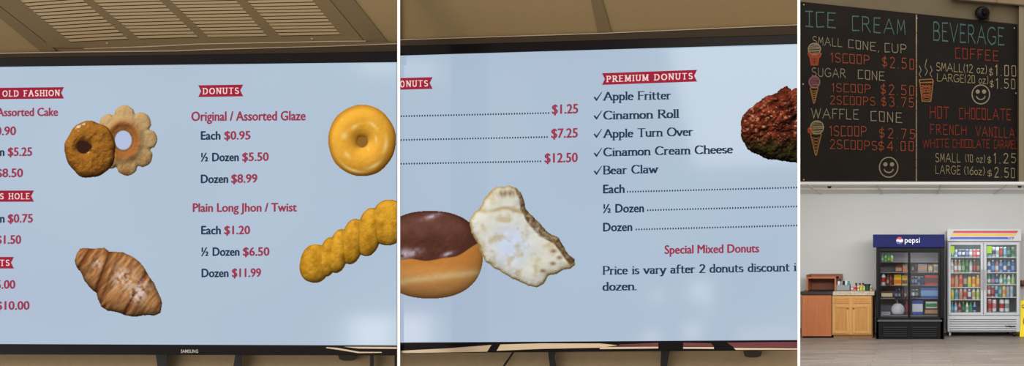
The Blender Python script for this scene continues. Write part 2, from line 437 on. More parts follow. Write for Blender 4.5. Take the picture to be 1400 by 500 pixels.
# sloping ceiling pieces over the televisions
dirv = Vector((.05, 1, -.75))
def cplane(a, b, vp):
    d = Vector(((vp[0]-CX)/F, 1, (CY-vp[1])/F)); return Plane(a, b, a-d*.4)
PC1 = cplane(P(0, 74, 1.63), P(543, 62, 1.62), (1290, 1029))
PC2 = cplane(P(547, 56, 1.62), P(1090, 35, 1.58), (1014, 1029))
mb = MB(); mb.pxprism(PC1, [(-260, -140), (545, -140), (545, 64), (-260, 82)], -.02, 0, M_ceilA); struct(mb, 'ceiling_left_bay')
mb = MB(); mb.pxprism(PC2, [(545, -140), (1090, -140), (1090, 37), (545, 58)], -.02, 0, M_ceilA); struct(mb, 'ceiling_right_bay')
def ext(a, b, py):   # extend pixel line a->b to row py
    t = (py-a[1])/(b[1]-a[1]); return (a[0]+(b[0]-a[0])*t, py)
T0 = -130
def strip(pl, la, ra, bot, m, l0, l1, name, **kw):
    poly = [ext(*la, T0), ext(*ra, T0), ext(*ra, bot[1]), ext(*la, bot[0])]
    return MB().pxprism(pl, poly, l0, l1, m)
Lseam = ((0, 9), (73, 66)); Lout = ((0, 25), (55, 70)); Rseam = ((452, 0), (497, 54)); Rout = ((484, 0), (531, 59))
struct(strip(PC1, Lout, Lseam, (73, 69), M_ceilB, 0, .003, 't'), 'trim_1')
struct(strip(PC1, Rseam, Rout, (60, 60), M_ceilB, 0, .003, 't'), 'trim_2')
struct(strip(PC2, ((808, 0), (817, 45)), ((823, 0), (836, 44)), (50, 50), M_ceilB, 0, .003, 't'), 'trim_3')
# ceiling vent with slatted columns
vent = empty('ceiling_vent', PC1.at(250, 30, 0), 'tan slatted ceiling vent above the left menu television', 'vent')
cols = [((27, 0), (97, 58), (113, 0), (176, 54)), ((127, 0), (191, 53.5), (218, 0), (272, 51.5)),
        ((232, 0), (286, 51.5), (322, 0), (366, 50)), ((337, 0), (383, 49.5), (427, 0), (466, 48))]
fl = MB()
edges = [(Lseam[0], Lseam[1])]
for c in cols: edges += [((c[0]), (c[1])), ((c[2]), (c[3]))]
edges.append((Rseam[0], Rseam[1]))
def inset(l, dx): return ((l[0][0]+dx, l[0][1]), (l[1][0]+dx, l[1][1]))
edges[0] = inset(edges[0], 1.2); edges[-1] = inset(edges[-1], -1.2)
for i in range(0, len(edges), 2):
    a, b = edges[i], edges[i+1]
    fl.pxprism(PC1, [ext(*a, T0), ext(*b, T0), ext(*b, 58), ext(*a, 62 if i == 0 else 58)], 0, .004, M_flange)
fl.pxprism(PC1, [(60, 57.5), (97, 58), (176, 54), (272, 51.5), (366, 50), (466, 48), (490, 47), (494, 58), (100, 66), (72, 65)], 0.0, .0043, M_flange)
fl.build('vent_frame', vent)
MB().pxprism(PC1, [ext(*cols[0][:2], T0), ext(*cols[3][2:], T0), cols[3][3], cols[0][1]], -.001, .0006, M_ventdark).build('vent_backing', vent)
for c in cols:
    s = MB(); la, ra = (c[0], c[1]), (c[2], c[3]); n = 40
    for k in range(n):
        y0l = c[1][1]-(k+.95)*4.45; y0r = c[3][1]-(k+.95)*4.45*(c[1][1]+40)/(c[3][1]+40)*.99
        h = 3.3
        a0, a1, b0, b1 = ext(*la, y0l), ext(*la, y0l+h), ext(*ra, y0r), ext(*ra, y0r+h)
        if y0l < T0+6: break
        f = [PC1.at(*a0, .0042), PC1.at(*b0, .0042), PC1.at(*b1, .0030), PC1.at(*a1, .0030)]
        g = [PC1.at(*a0, .0025), PC1.at(*b0, .0025), PC1.at(*b1, .0010), PC1.at(*a1, .0010)]
        s.prism(f, g, M_slat)
    s.build('slat_column', vent)
for sx, sy in ((147, 59), (427, 53)):
    MB().sphere(PC1.at(sx, sy, .004), .003, M_trimlight, 10).build('screw', vent)
# dark shadow-gap trim with pale edges, above each television
PTr = Plane(P(0, 80, 1.60), P(543, 80, 1.585), P(0, 300, 1.60))
PTr2 = Plane(P(547, 80, 1.59), P(1090, 80, 1.55), P(547, 300, 1.59))
mb = MB()
mb.pxprism(PTr, [(-260, 78), (0, 73), (100, 71), (240, 69.5), (280, 67.5), (456, 63), (543, 60), (543, 95), (-260, 98)], -.02, 0, M_trimbrown)
mb.pxprism(PTr, [(-260, 77), (0, 72), (100, 70.3), (240, 68.8), (280, 67), (456, 62.4), (543, 59), (543, 60.2), (456, 63.4), (280, 68.4), (240, 70.2), (100, 71.7), (0, 73.6), (-260, 78.5)], -.02, .0015, M_trimlight)
struct(mb, 'trim_4')
mb = MB()
mb.pxprism(PTr, [(115, 66), (200, 63), (270, 59.5), (456, 55.8), (500, 55.5), (500, 56.6), (456, 57), (270, 60.8), (200, 64.4), (115, 67)], -.02, .0005, M_trimlight)
mb.pxprism(PTr, [(75, 67), (200, 64.4), (270, 60.8), (456, 57), (543, 56.8), (543, 60), (456, 63), (270, 68), (90, 71)], -.02, 0, mat('umber_trim', (92, 74, 50), .7, spec=.15))
struct(mb, 'trim_5')
mb = MB()
mb.pxprism(PTr2, [(547, 55), (820, 46), (1090, 34.5), (1090, 70), (547, 85)], -.02, 0, M_trimbrown)
mb.pxprism(PTr2, [(547, 53.8), (820, 45), (1090, 33.3), (1090, 34.5), (820, 46.2), (547, 55)], -.02, .002, M_trimlight)
struct(mb, 'trim_6')
# white dividers between the bays
def divider(px0, px1, d, z0, z1, name):
    a0, a1 = P(px0, 0, d), P(px1, 0, d); k = 1.04
    pts = [(a0.x, a0.y), (a1.x, a1.y), (a1.x*k, a1.y*k), (a0.x*k, a0.y*k)]
    mb = MB().prism([(x, y, z1) for x, y in pts], [(x, y, z0) for x, y in pts], M_white); return struct(mb, name)
divider(543.2, 547, 1.42, 0, 2.5, 'trim_7')
divider(1090.2, 1094, 1.42, 0, 2.5, 'trim_8')

# ------------------------------------------------------------------ televisions
M_scr = bpy.data.materials.new('display_background'); M_scr.use_nodes = True
nt = M_scr.node_tree; b = nt.nodes['Principled BSDF']
b.inputs['Base Color'].default_value = (0.0, 0.0, 0.0, 1); b.inputs['Roughness'].default_value = .1; b.inputs['Specular IOR Level'].default_value = .4
tc = nt.nodes.new('ShaderNodeTexCoord'); nz = nt.nodes.new('ShaderNodeTexNoise'); nz.inputs['Scale'].default_value = 1.6; nz.inputs['Detail'].default_value = 1
cr = nt.nodes.new('ShaderNodeValToRGB'); cr.color_ramp.elements[0].position = .3; cr.color_ramp.elements[1].position = .7
cr.color_ramp.elements[0].color = tuple(lin((165, 181, 204)))+(1,); cr.color_ramp.elements[1].color = tuple(lin((172, 193, 210)))+(1,)
nt.links.new(tc.outputs['Object'], nz.inputs['Vector']); nt.links.new(nz.outputs[0], cr.inputs[0]); nt.links.new(cr.outputs[0], b.inputs['Emission Color'])
b.inputs['Emission Strength'].default_value = 1.0

def window_light(pl, px0, px1, py0, py1, y, L, col=(1, 1, 1)):
    # shop windows behind the viewer, mirrored in the glossy screens
    pts = []
    for px in (px0, px1):
        for py in (py0, py1):
            p = pl.at(px, py); d = p-Vector((0, 0, EYE)); q = d-2*d.dot(pl.n)*pl.n; t = (y-p.y)/q.y; pts.append(p+q*t)
    xs = [p.x for p in pts]; zs = [p.z for p in pts]; sx, sz = max(xs)-min(xs), max(zs)-min(zs)
    o = area('shop_window_light', ((max(xs)+min(xs))/2, y, (max(zs)+min(zs))/2), (math.pi/2, 0, 0), sx, sz, L*math.pi*sx*sz, col)
window_light(PT1, 478, 541, 432, 480, -2.5, 7, (1, .93, .85))
window_light(PT2, 944, 972, 384, 412, -2.5, 6, (1, .95, .9))
window_light(PT2, 888, 906, 396, 414, -2.5, 4, (1, .95, .9))
window_light(PT2, 966, 972, 412, 436, -2.5, 5, (1, .95, .9))
window_light(PT2, 936, 958, 440, 466, -2.5, 6, (1, .9, .85))
window_light(PT2, 880, 900, 452, 482, -2.5, 6, (1, .9, .82))
window_light(PT2, 1006, 1092, 448, 474, -2.5, 3, (1, .55, .6))
window_light(PT2, 540, 600, 84, 108, -2.5, 3.5, (1, .95, .9))

def tv(name, pl, label, quad, outer, loc):
    t = empty(name, loc, label, 'television', 'menu televisions')
    (tl, tr, br, bl) = quad; (otl, otr, obr, obl) = outer
    MB().pxprism(pl, [otl, otr, obr, obl], -.032, -.004, M_black).build('back_housing', t)
    MB().pxprism(pl, quad, -.003, 0, M_scr).build('screen', t)
    fr = MB()
    for p in ([otl, otr, tr, tl], [bl, br, obr, obl])+(([otl, tl, bl, obl],) if otl[0] < -1 else ()):
        fr = MB(); fr.pxprism(pl, p, -.03, .004, M_blackgloss); fr.build('frame_side', t, bevel=.0012)
    return t
tv1 = tv('menu_television', PT1, 'left menu television showing glazed donut, twist and croissant beneath the slatted vent',
         [(-140, 93), (542.6, 85), (542.6, 472), (-140, 469.4)], [(-148, 81), (542.6, 70), (542.6, 485.5), (-148, 484)], P(250, 500, 1.6))
tv2 = tv('menu_television', PT2, 'right menu television listing premium donuts beside a chocolate iced donut picture',
         [(547.2, 76), (1090, 60), (1090, 464.5), (547.2, 468)], [(547.2, 62.5), (1090, 47), (1090, 478.5), (547.2, 482.5)], P(800, 500, 1.56))
def words(tvo, pl, items, m, name='menu_lettering', **k):
    for (t, x0, x1, b0, b1, cap) in items:
        mb = MB(); sans(mb, pl, t, x0, x1, b0, b1, cap, m, **k); mb.build(name, tvo)
R1 = [('Assorted Cake', -4, 79, 158.8, 158.2, 10.5), ('$0.90', -14, 21.5, 184.6, 184.4, 11), ('$5.25', 11, 43.5, 213, 212.8, 10.8),
      ('$8.50', -5, 31, 242, 241.8, 11), ('$0.75', 11, 44.5, 304, 303.8, 10.8), ('$1.50', -5, 28.5, 333, 333, 11), ('$5.00', -14, 20.5, 394.3, 394.3, 11),
      ('$10.00', -5, 40, 423, 423, 11),
      ('Original / Assorted Glaze', 262, 417.5, 165.2, 164.2, 12), ('$0.95', 307, 342, 190.6, 190.4, 10.8), ('$5.50', 331.5, 367, 220, 219.6, 10.8),
      ('$8.99', 316.5, 351.5, 249.8, 249.4, 11), ('Plain Long Jhon / Twist', 264, 405.5, 289.4, 288.8, 11), ('$1.20', 307, 341.5, 320, 319.8, 10.8),
      ('$6.50', 332.5, 368, 349.3, 349.2, 10.8), ('$11.99', 317.5, 356.5, 378.4, 378.2, 11)]
B1 = [('Each', -42, -18, 184.8, 184.6, 11), ('Dozen', -31, 5.6, 213.2, 213, 10.8), ('Dozen', -46, -9, 242.2, 242, 10.8), ('Dozen', -31, 5.8, 304, 304, 10.8),
      ('Each', 275, 301, 190.7, 190.6, 10.8), ('½ Dozen', 275, 326, 220.3, 220, 10.8), ('Dozen', 275, 311.5, 250, 249.8, 10.8),
      ('Each', 275.5, 301.5, 320, 320, 10.8), ('½ Dozen', 275.5, 327, 349.5, 349.3, 10.8), ('Dozen', 276, 312, 378.5, 378.4, 10.8)]
words(tv1, PT1, R1, M_redtxt); words(tv1, PT1, B1, M_navy)
R2 = [('$1.25', 755, 790, 155.6, 154.6, 12), ('$7.25', 754, 789.5, 188.6, 187.6, 12), ('$12.50', 745, 789.5, 222.2, 221.2, 12), ('Special Mixed Donuts', 909, 1037.5, 346.8, 344.6, 11)]
B2 = [('Each', 825, 853.5, 264, 263.5, 11), ('½ Dozen', 825, 880, 290.6, 289.8, 11), ('Dozen', 825, 864, 316, 315.4, 11)]
words(tv2, PT2, R2, M_redtxt); words(tv2, PT2, B2, M_navy)
def serif(items):
    for (t, x0, x1, b0, b1, cap) in items:
        mb = MB(); pen(mb, PT2, t, x0, x1, b0, b1, cap, cap, M_navy, 'serif', .13); mb.build('menu_lettering', tv2)
serif([('Apple Fritter', 826, 916.5, 137, 135.3, 11), ('Cinamon Roll', 826, 927.5, 163, 160.6, 11), ('Apple Turn Over', 826, 946.5, 188, 185, 11),
       ('Cinamon Cream Cheese', 826, 1001, 213.2, 209, 11), ('Bear Claw', 825.5, 898.5, 238, 236, 11),
       ('Price is vary after 2 donuts discount i', 825, 1088, 375, 370, 11), ('dozen.', 824.5, 870, 396.8, 396, 11)])
for y in (131.5, 157, 182, 208, 232.5):
    mb = MB(); pts = [(811.5, y+1.5), (813.2, y+.3), (815.6, y+3.2), (822.5, y-6.2), (823.2, y-5.6), (816, y+6.4), (815, y+6.2)]
    mb.flat(PT2, pts[::1], .0006, M_navy); mb.build('check_mark', tv2)
def dots(x0, x1, y0, y1, sp=3.58, r=.98):
    mb = MB(); n = int((x1-x0)/sp)
    for i in range(n+1):
        u = i/n; x = x0+(x1-x0)*u; y = y0+(y1-y0)*u
        mb.flat(PT2, [(x+r*math.cos(a*math.pi/4), y+1.45*r*math.sin(a*math.pi/4)) for a in range(8)], .0006, M_navy)
    mb.build('dotted_leader', tv2)
for d in ((548.5, 750, 158.8, 154.4), (548.5, 748, 191.2, 187.2), (548.5, 739, 223.8, 220.4), (858, 1089, 262, 256.2), (885.5, 1089, 287.2, 282), (870, 1089, 313.5, 308)): dots(*d)
def ribbon(tvo, pl, x0, x1, yt0, yt1, h, notch0, t, tx0, tx1):
    s = (yt1-yt0)/(x1-x0)
    def y(x, v): return yt0+s*(x-x0)+v
    poly = [(x0, y(x0, 0)), (x1, y(x1, 0)), (x1-4, y(x1, h*.5)), (x1, y(x1, h)), (x0, y(x0, h))]
    if notch0: poly.append((x0+4, y(x0, h*.5)))
    mb = MB(); mb.flat(pl, poly, .0004, M_red); r = mb.build('heading_ribbon', tvo)
    mb = MB(); pen(mb, pl, t, tx0, tx1, y(tx0, h*.75), y(tx1, h*.75), h*.48, h*.48, M_ribtxt, 'slab', .42, .0008); mb.build('ribbon_lettering', r)
ribbon(tv1, PT1, -60, 87.5, 120.6, 119, 15.6, False, 'OLD FASHION', 4, 81)
ribbon(tv1, PT1, -60, 46.5, 260.4, 260.2, 15.4, False, 'DONUTS HOLE', -40, 40)
ribbon(tv1, PT1, -60, 19, 351, 351, 15.8, False, 'DONUTS', -33, 12.5)
ribbon(tv1, PT1, 271, 332.5, 116.5, 115.6, 16, True, 'DONUTS', 278, 326)
ribbon(tv2, PT2, 547.4, 591.5, 106.6, 105.4, 16, False, 'NUTS', 556, 584.5)
ribbon(tv2, PT2, 823, 953, 100, 95.4, 16, True, 'PREMIUM DONUTS', 830, 946.5)
# the cut letter at the very left of the ribbon
mb = MB(); pen(mb, PT2, 'O', 547.6, 552.5, 118.8, 118.8, 8.2, 8.2, M_ribtxt, 'slab', .3, .0008); mb.build('ribbon_lettering', tv2)
mb = MB(); sans(mb, PT1, 'SAMSUNG', 247.3, 271, 482, 482, 4.2, M_silver, .0048, .01, 0); mb.build('brand_lettering', tv1)

# --- pictures shown on the left television
def flower(X, Y, st):
    cx, cy = 172, 192; a = np.arctan2(Y-cy, X-cx); r = np.hypot((X-cx)/41.5, (Y-cy)/46.5)
    lob = .97+.05*np.cos(a*8+.4)-.22*np.clip(np.cos(a*8+.4+math.pi)-.6, 0, 1)+.02*fbm(a*3+9, r*0+3, 4)
    d = (lob-r)*43; hr = np.hypot((X-168.5)/11.5, (Y-191.5)/13)
    H = dome(np.clip(d, 0, 9), 9)*.6+5*np.exp(-((hr-1.9)/.5)**2)+2.2*fbm(X/6, Y/6, 5); s = shade(H, st)
    C = mixc((204, 168, 116), (170, 100, 48), np.exp(-((hr-1.55)/.55)**2)*.95)
    C = mixc(C, (150, 96, 42), np.clip((fbm(X/9, Y/9, 8)-.45)*2+(Y-215)/40, 0, .8)*.8)
    C = mixc(C, (120, 74, 40), np.exp(-((hr-1.1)/.16)**2)*.6)
    C = C*np.clip(.55+.5*s, .35, 1.1)[..., None]
    C = mixc(C, (180, 192, 224), np.clip((1-hr)*9+.5, 0, 1)); return d > 0, C
picture(tv1, PT1, 'donut_picture', (128, 143, 216, 241), flower, label='picture of a pale scalloped old-fashioned donut', lift=.0004)
picture(tv1, PT1, 'donut_picture', (86, 162, 160, 246), ringdonut(123.5, 204, 34.5, 38.5, 115.5, 201, 9, (150, 98, 36), (66, 38, 14), (58, 32, 26), 2.6, 11, 1.6), label='picture of a dark brown glazed ring donut', lift=.0007)
picture(tv1, PT1, 'donut_picture', (446, 141, 542.4, 243), ringdonut(495, 192, 46, 48.5, 495.5, 194, 7.6, (218, 160, 56), (170, 112, 30), (142, 100, 44), .5, 21, .9), label='picture of a golden glazed ring donut')
CR = [(103, 355), (106, 345), (110, 340), (116, 339), (130, 340), (143, 338.5), (148, 344), (158, 344), (168, 345), (180, 350), (190, 357), (198, 368), (203, 378), (209, 385), (215, 397), (220, 408), (221.5, 418), (219, 427), (211, 431), (196, 430), (186, 432.5), (172, 431), (160, 426), (148, 424.5), (139, 418), (134, 409), (132, 400), (124, 393), (116, 384), (110, 371), (104, 364)]
def croissant(X, Y, st):
    Xn = X+2*(fbm(X/7, Y/7, 2)-.5); Yn = Y+2*(fbm(X/7, Y/7, 6)-.5)
    d = polydist(Xn, Yn, CR)
    u = ((X-103)*.78+(Y-345)*.62)       # along the roll
    v = (-(X-103)*.62+(Y-345)*.78)
    seam = [16+v*.12, 48+v*.32, 104+v*.18-3]; H = dome(np.clip(d, 0, 18), 18)*.9
    cr_ = np.zeros_like(X)
    for sm in seam:
        q = u-sm; H = H-5*np.exp(-(q/3.2)**2)+4*np.exp(-((q-7)/6)**2); cr_ = cr_+np.exp(-((q+1)/3.0)**2)+.5*np.exp(-((q-10)/2)**2)
    H = H+1.6*fbm(u/3.0, v/14, 3); s = shade(H, st, -.2, -.5, .85)
    C = mixc((200, 146, 92), (120, 70, 38), fbm(u/4, v/16, 7)*1.5-.35); C = mixc(C, (112, 56, 26), cr_*.75)
    C = C*np.clip(.45+.62*s, .3, 1.15)[..., None]
    for hx, hy, r1 in ((168, 380, 14), (193, 396, 12), (186, 404, 8), (132, 360, 7)):
        C = mixc(C, (226, 208, 200), np.exp(-(((X-hx)/r1)**2+((Y-hy)/(r1*1.1))**2))*np.clip((fbm(X/3.5, Y/3.5, 12)-.33)*3, 0, 1)*.9)
    return d > 0, C
picture(tv1, PT1, 'croissant_picture', (100, 336, 224, 435), croissant)
def twist(X, Y, st):
    lob = [(431, 360, 20.5, 26), (449, 351, 13, 27), (0, 0, 1, 1), (463, 343, 14, 30), (482, 330, 15.5, 31), (505, 317, 17, 33), (531, 304, 24, 31)]
    H = np.full(X.shape, -9.0); Hi = np.zeros(X.shape); ang = math.radians(12)
    for k, (cx, cy, rx, ry) in enumerate(lob):
        if k == 2: continue
        dx, dy = X-cx, Y-cy; a = dx*math.cos(ang)+dy*math.sin(ang); b_ = -dx*math.sin(ang)+dy*math.cos(ang)
        q = (np.abs(a/rx)**2.3+np.abs(b_/ry)**2.3); h = np.where(q < 1, (1-np.clip(q, 0, 1))**.5*13+k*1.3, -9)
        H = np.maximum(H, h)
    M = H > -5; Hs = np.where(M, H, 0)+1.4*fbm(X/5, Y/5, 31); s = shade(Hs, st, -.3, -.5, .8)
    C = mixc((216, 158, 46), (160, 108, 22), fbm(X/9, Y/9, 33)*1.4-.4); C = C*np.clip(.42+.68*s, .38, 1.12)[..., None]
    n = fbm(X/3, Y/3, 35); C = mixc(C, (240, 205, 130), np.clip((n-.6)*3, 0, .4)*np.clip((s-.8)*5, 0, 1)); return M, C
picture(tv1, PT1, 'donut_picture', (408, 268, 542.4, 390), twist, label='picture of a golden twisted donut')

# --- pictures on the right television
def choc(X, Y, st):
    cx, cy = 588, 348; r = (np.abs((X-cx)/72)**2.3+np.abs((Y-cy)/59.5)**2.3)**(1/2.3); d = (1-r)*60
    H = dome(np.clip(d, 0, 40), 40)*.8+.8*fbm(X/8, Y/8, 41); s = shade(H, st, -.1, -.6, .8)
    edge = 355-np.clip(X-598, 0, 99)**1.6*.035+1.4*np.sin(X/7)
    dough = mixc((212, 148, 82), (226, 190, 130), np.exp(-((Y-385-(X-547)*-.12)/5)**2)*.9)
    dough = mixc(dough, (190, 118, 48), np.clip((372-Y)/12, 0, 1)*.6); dough = dough*np.clip(.6+.45*s, .4, 1.1)[..., None]
    ch = mixc((84, 48, 38), (112, 76, 66), np.clip((s-.75)*3, 0, 1)*fbm(X/12, Y/12, 44)*1.5)*np.clip(.5+.6*s, .4, 1.1)[..., None]
    for hx, hy, rx, ry in ((566, 345, 11, 5), (552, 347, 8, 7), (612, 347, 8, 3), (590, 296, 12, 3)):
        ch = mixc(ch, (206, 196, 214), np.exp(-(((X-hx)/rx)**2+((Y-hy+(X-hx)*.3)/ry)**2))*.8*np.clip(fbm(X/5, Y/5, 46)*2-.2, 0, 1))
    C = mixc(ch, dough, (Y-edge)/1.6+.5); return d > 0, C
picture(tv2, PT2, 'donut_picture', (547.4, 286, 662, 410), choc, label='picture of a chocolate iced donut', lift=.0004)
TO = [(642, 303), (647, 292), (655, 285), (661, 276), (664, 269), (671, 262), (680, 255.5), (692, 254.5), (705, 256), (711, 263), (716, 274), (719, 286), (728, 296), (738, 307), (750, 319), (763, 325), (770, 336), (775, 346), (785, 355), (786, 361), (781, 366), (770, 368), (760, 374), (750, 376), (744, 386), (736, 392), (722, 391), (713, 385), (700, 381), (690, 374), (676, 365), (664, 357), (659, 347), (654, 334), (645, 318)]
def turnover(X, Y, st):
    Xn = X+3*(fbm(X/6, Y/6, 52)-.5); Yn = Y+3*(fbm(X/6, Y/6, 56)-.5); d = polydist(Xn, Yn, TO)
    H = dome(np.clip(d, 0, 20), 20)*.45+1.6*fbm(X/14, Y/14, 53, 2); s = shade(H, st, -.3, -.5, .8)
    C = mixc((226, 222, 206), (212, 222, 242), np.exp(-(((X-700)/26)**2+((Y-335)/28)**2))*1.2)
    C = mixc(C, (186, 158, 100), np.exp(-(d/2.6)**2)*.8+np.clip((fbm(X/12, Y/12, 57, 3)-.52)*2.0, 0, .5))
    # dark crust along the upper right side
    ridge = polydist(X, Y, [(704, 256), (713, 262), (719, 284), (740, 307), (764, 324), (776, 346), (786, 356), (780, 362), (768, 346), (758, 332), (738, 322), (722, 304), (713, 288), (710, 270)])
    C = mixc(C, (104, 78, 50), np.clip(ridge/2.5+.8, 0, 1)*np.clip(fbm(X/5, Y/5, 58)*1.8-.1, .1, 1))
    C = mixc(C, (126, 100, 60), np.clip(np.exp(-((Y-264)/5)**2)*np.exp(-((X-692)/14)**2)*1.2*fbm(X/2.5, Y/9, 59), 0, .8))
    C = mixc(C, (170, 140, 84), np.exp(-((Y-(287+.05*(X-690)+3*np.sin(X/8)))/2.6)**2)*np.exp(-((X-688)/26)**2)*.6)
    for hx, hy in ((757, 343), (765, 352), (756, 360), (742, 370)): C = mixc(C, (120, 78, 40), np.exp(-(((X-hx)/4)**2+((Y-hy)/2.5)**2))*.7)
    return d > 0, C*np.clip(.55+.5*s, .4, 1.08)[..., None]
picture(tv2, PT2, 'pastry_picture', (638, 250, 790, 396), turnover, label='picture of a pale flaky apple turnover', lift=.0007)
FR = [(1014, 176), (1013.5, 166), (1017, 156), (1026, 148), (1034, 142), (1042, 137), (1047, 132), (1056, 129), (1063, 127), (1068, 121), (1076, 118.5), (1080, 121), (1083, 125), (1088, 120), (1100, 120), (1100, 224), (1082, 221), (1066, 219), (1052, 217), (1040, 213), (1030, 209), (1022, 203), (1018, 196), (1014, 190)]
def fritter(X, Y, st):
    Xn = X+3.4*(fbm(X/5, Y/5, 62)-.5); Yn = Y+3.4*(fbm(X/5, Y/5, 66)-.5); d = polydist(Xn, Yn, FR)
    H = dome(np.clip(d, 0, 22), 22)*.7+13*fbm(X/11, Y/9, 63)+4*fbm(X/4, Y/4, 64); s = shade(H, st, -.3, -.6, .7)
    C = mixc((136, 60, 36), (70, 28, 20), fbm(X/9, Y/9, 65)*2-.5); C = mixc(C, (48, 42, 20), np.clip((Y-188+8*fbm(X/9, Y/9, 68))/16, 0, 1))
    C = C*np.clip(.25+.95*s, .2, 1.25)[..., None]
    hl = np.clip((fbm(X/3.6, Y/3, 69)-.52)*6, 0, 1)*np.clip((s-.7)*4, 0, 1)*np.exp(-(((Y-162)/30)**2)); C = mixc(C, (226, 176, 130), hl*.8)
    return d > 0, C
picture(tv2, PT2, 'pastry_picture', (1010, 116, 1090, 226), fritter, label='picture of a dark brown apple fritter')
# mounting arms and dangling leads under the televisions
def arm(poly, label, pl=WB):
    tag(MB().pxprism(pl, poly, .012, .03, M_black).build('mounting_arm', bevel=.002), label, 'bracket', 'black arms under the televisions')
arm([(212, 480), (230, 480), (228.5, 500), (228, 570), (217, 570), (215, 500)], 'black mounting arm below the silver brand lettering of the left television')
arm([(322, 482), (331, 482), (330.5, 500), (329, 570), (316, 570), (319, 500)], 'slanted black mounting arm under the middle of the left television')
arm([(506, 482), (511, 482), (511, 500), (510.5, 570), (505, 570), (505.5, 500)], 'thin black mounting arm near the right end of the left television')
arm([(749, 478), (760, 478), (758, 488), (760.5, 500), (760, 570), (752, 570), (751.5, 500)], 'black mounting arm under the middle of the right television')
arm([(904, 477), (916, 477), (914, 486), (912, 500), (911, 570), (902, 570), (903, 500)], 'black mounting arm below the list on the right television')
tag(MB().tube([WB.at(541, 476, .02), WB.at(541, 500, .02), WB.at(540, 560, .02)], .0022, M_black).build('hanging_cable'), 'black cable hanging beside the white divider under the left television', 'cable')
tag(MB().tube([WB.at(702, 480, .02), WB.at(698, 487, .02), WB.at(689, 500, .02), WB.at(670, 540, .02)], .0025, M_black).build('hanging_cable'), 'slanted black cable hanging under the right television', 'cable')
def foot(cx, cy, label):
    tag(MB().pxprism(WB, [(cx-13, cy-5), (cx+13, cy-5), (cx+11, cy+2), (cx+5, cy+4), (cx-5, cy+4), (cx-11, cy+2)], .005, .03, mat('umber_rubber', (62, 50, 36), .8)).build('sensor_bump', bevel=.001), label, 'bracket')
foot(475, 489, 'low brown bump under the right end of the left television')
foot(1029, 484.5, 'low brown bump under the right end of the right television')
# room reflections on the lower frames, put in as metal and maroon strips
def reflection_strip(tvo, pl, poly, m=M_reflpale): MB().pxprism(pl, poly, .003, .0052, m).build('frame_reflection', tvo)
reflection_strip(tv1, PT1, [(446, 474.2), (460, 475), (492, 480.6), (522, 480.8), (522, 482), (490, 482.4), (462, 477.8), (446, 475.6)])
reflection_strip(tv1, PT1, [(470, 473.6), (542.4, 474), (542.4, 476.6), (490, 476.2)])
M_maroon = mat('maroon_reflection', (96, 20, 26), .2)
reflection_strip(tv2, PT2, [(547.4, 479.2), (610, 476), (672, 471.2), (666, 480.4), (600, 481.6), (547.4, 482.2)])
reflection_strip(tv2, PT2, [(684, 470.6), (740, 469), (820, 469.2), (845, 471.6), (820, 475), (740, 476.6), (679, 479.2)])
reflection_strip(tv2, PT2, [(820, 474), (900, 473.6), (900, 476), (820, 477)])
reflection_strip(tv2, PT2, [(934, 474), (976, 474), (976, 476.6), (934, 476.4)])
reflection_strip(tv2, PT2, [(1003, 475), (1090, 475.8), (1090, 477.8), (1006, 478)])
reflection_strip(tv2, PT2, [(846, 470.6), (900, 468.4), (900, 473), (846, 472.6)], M_maroon)
reflection_strip(tv2, PT2, [(934, 468), (972, 469), (976, 473), (934, 473)], M_maroon)
reflection_strip(tv2, PT2, [(994, 468), (1090, 467), (1090, 475), (1003, 474.4)], M_maroon)

# ------------------------------------------------------------------ chalkboard wall (bulkhead over the opening to the drinks room)
dC = lambda px: 3.4+(px-1094)*.33/297
PB = Plane(P(1094, 2, dC(1094)), P(1094, 240, dC(1094)), P(1391, 33, dC(1391)))
M_cwall = mat('taupe_wall_paint', (117, 105, 84), .95, noise=.04, nscale=10, spec=.05)
M_cwall2 = mat('pale_return_wall', (140, 130, 110), .95, noise=.04, nscale=10, spec=.05)
mb = MB(); mb.pxprism(PB, [(700, -60), (1700, -60), (1700, 248.5), (700, 248.5)], -.12, 0, M_cwall); struct(mb, 'wall_bulkhead')
mb = MB(); mb.pxprism(PB, [(700, 248.2), (1392.5, 248.2), (1700, 248.2), (1700, 252), (700, 252)], -.12, .045, M_white); struct(mb, 'trim_9')
mb = MB(); mb.pxprism(PB, [(1393, -60), (1700, -60), (1700, 248.2), (1393, 248.2)], 0, .04, M_cwall2); struct(mb, 'wall_return')
mb = MB(); mb.pxprism(PB, [(1300, -2), (1316, 0.2), (1400, 7), (1500, 15), (1500, -60), (1300, -60)], 0, .05, mat('tan_ceiling_edge', (140, 120, 92), .9, noise=.05)); struct(mb, 'trim_10')
mb = MB(); mb.pxprism(PB, [(1300, -2), (1400, 6.5), (1500, 15), (1500, 16), (1400, 8.2), (1300, -.5)], 0.05, .053, mat('dark_groove', (70, 58, 42), .9)); struct(mb, 'trim_11')
M_board = mat('chalkboard_black', (34, 29, 25), .8, noise=.16, nscale=9, spec=.15)
M_board2 = mat('chalkboard_black_right', (31, 27, 25), .8, noise=.16, nscale=9, spec=.15)
def chalk(name, rgb):
    m = mat(name, rgb, .95, noise=.35, nscale=420, spec=0); return m
K_teal = chalk('teal_chalk', (80, 108, 106)); K_white = chalk('white_chalk', (150, 137, 115)); K_or = chalk('orange_chalk', (156, 78, 52))
K_red = chalk('red_chalk', (146, 58, 40)); K_yel = chalk('cream_chalk', (160, 146, 108)); K_pink = chalk('pink_chalk', (146, 98, 104)); K_brown = chalk('tan_chalk', (150, 104, 60))
LB = [(1094.6, 2), (1252.3, 18.6), (1252.3, 247.8), (1094.6, 247.8)]; RB = [(1252.9, 18.7), (1391, 33), (1391, 247.8), (1252.9, 247.8)]
LBx = [(1040, -3.5)]+LB[1:3]+[(1040, 247.8)]
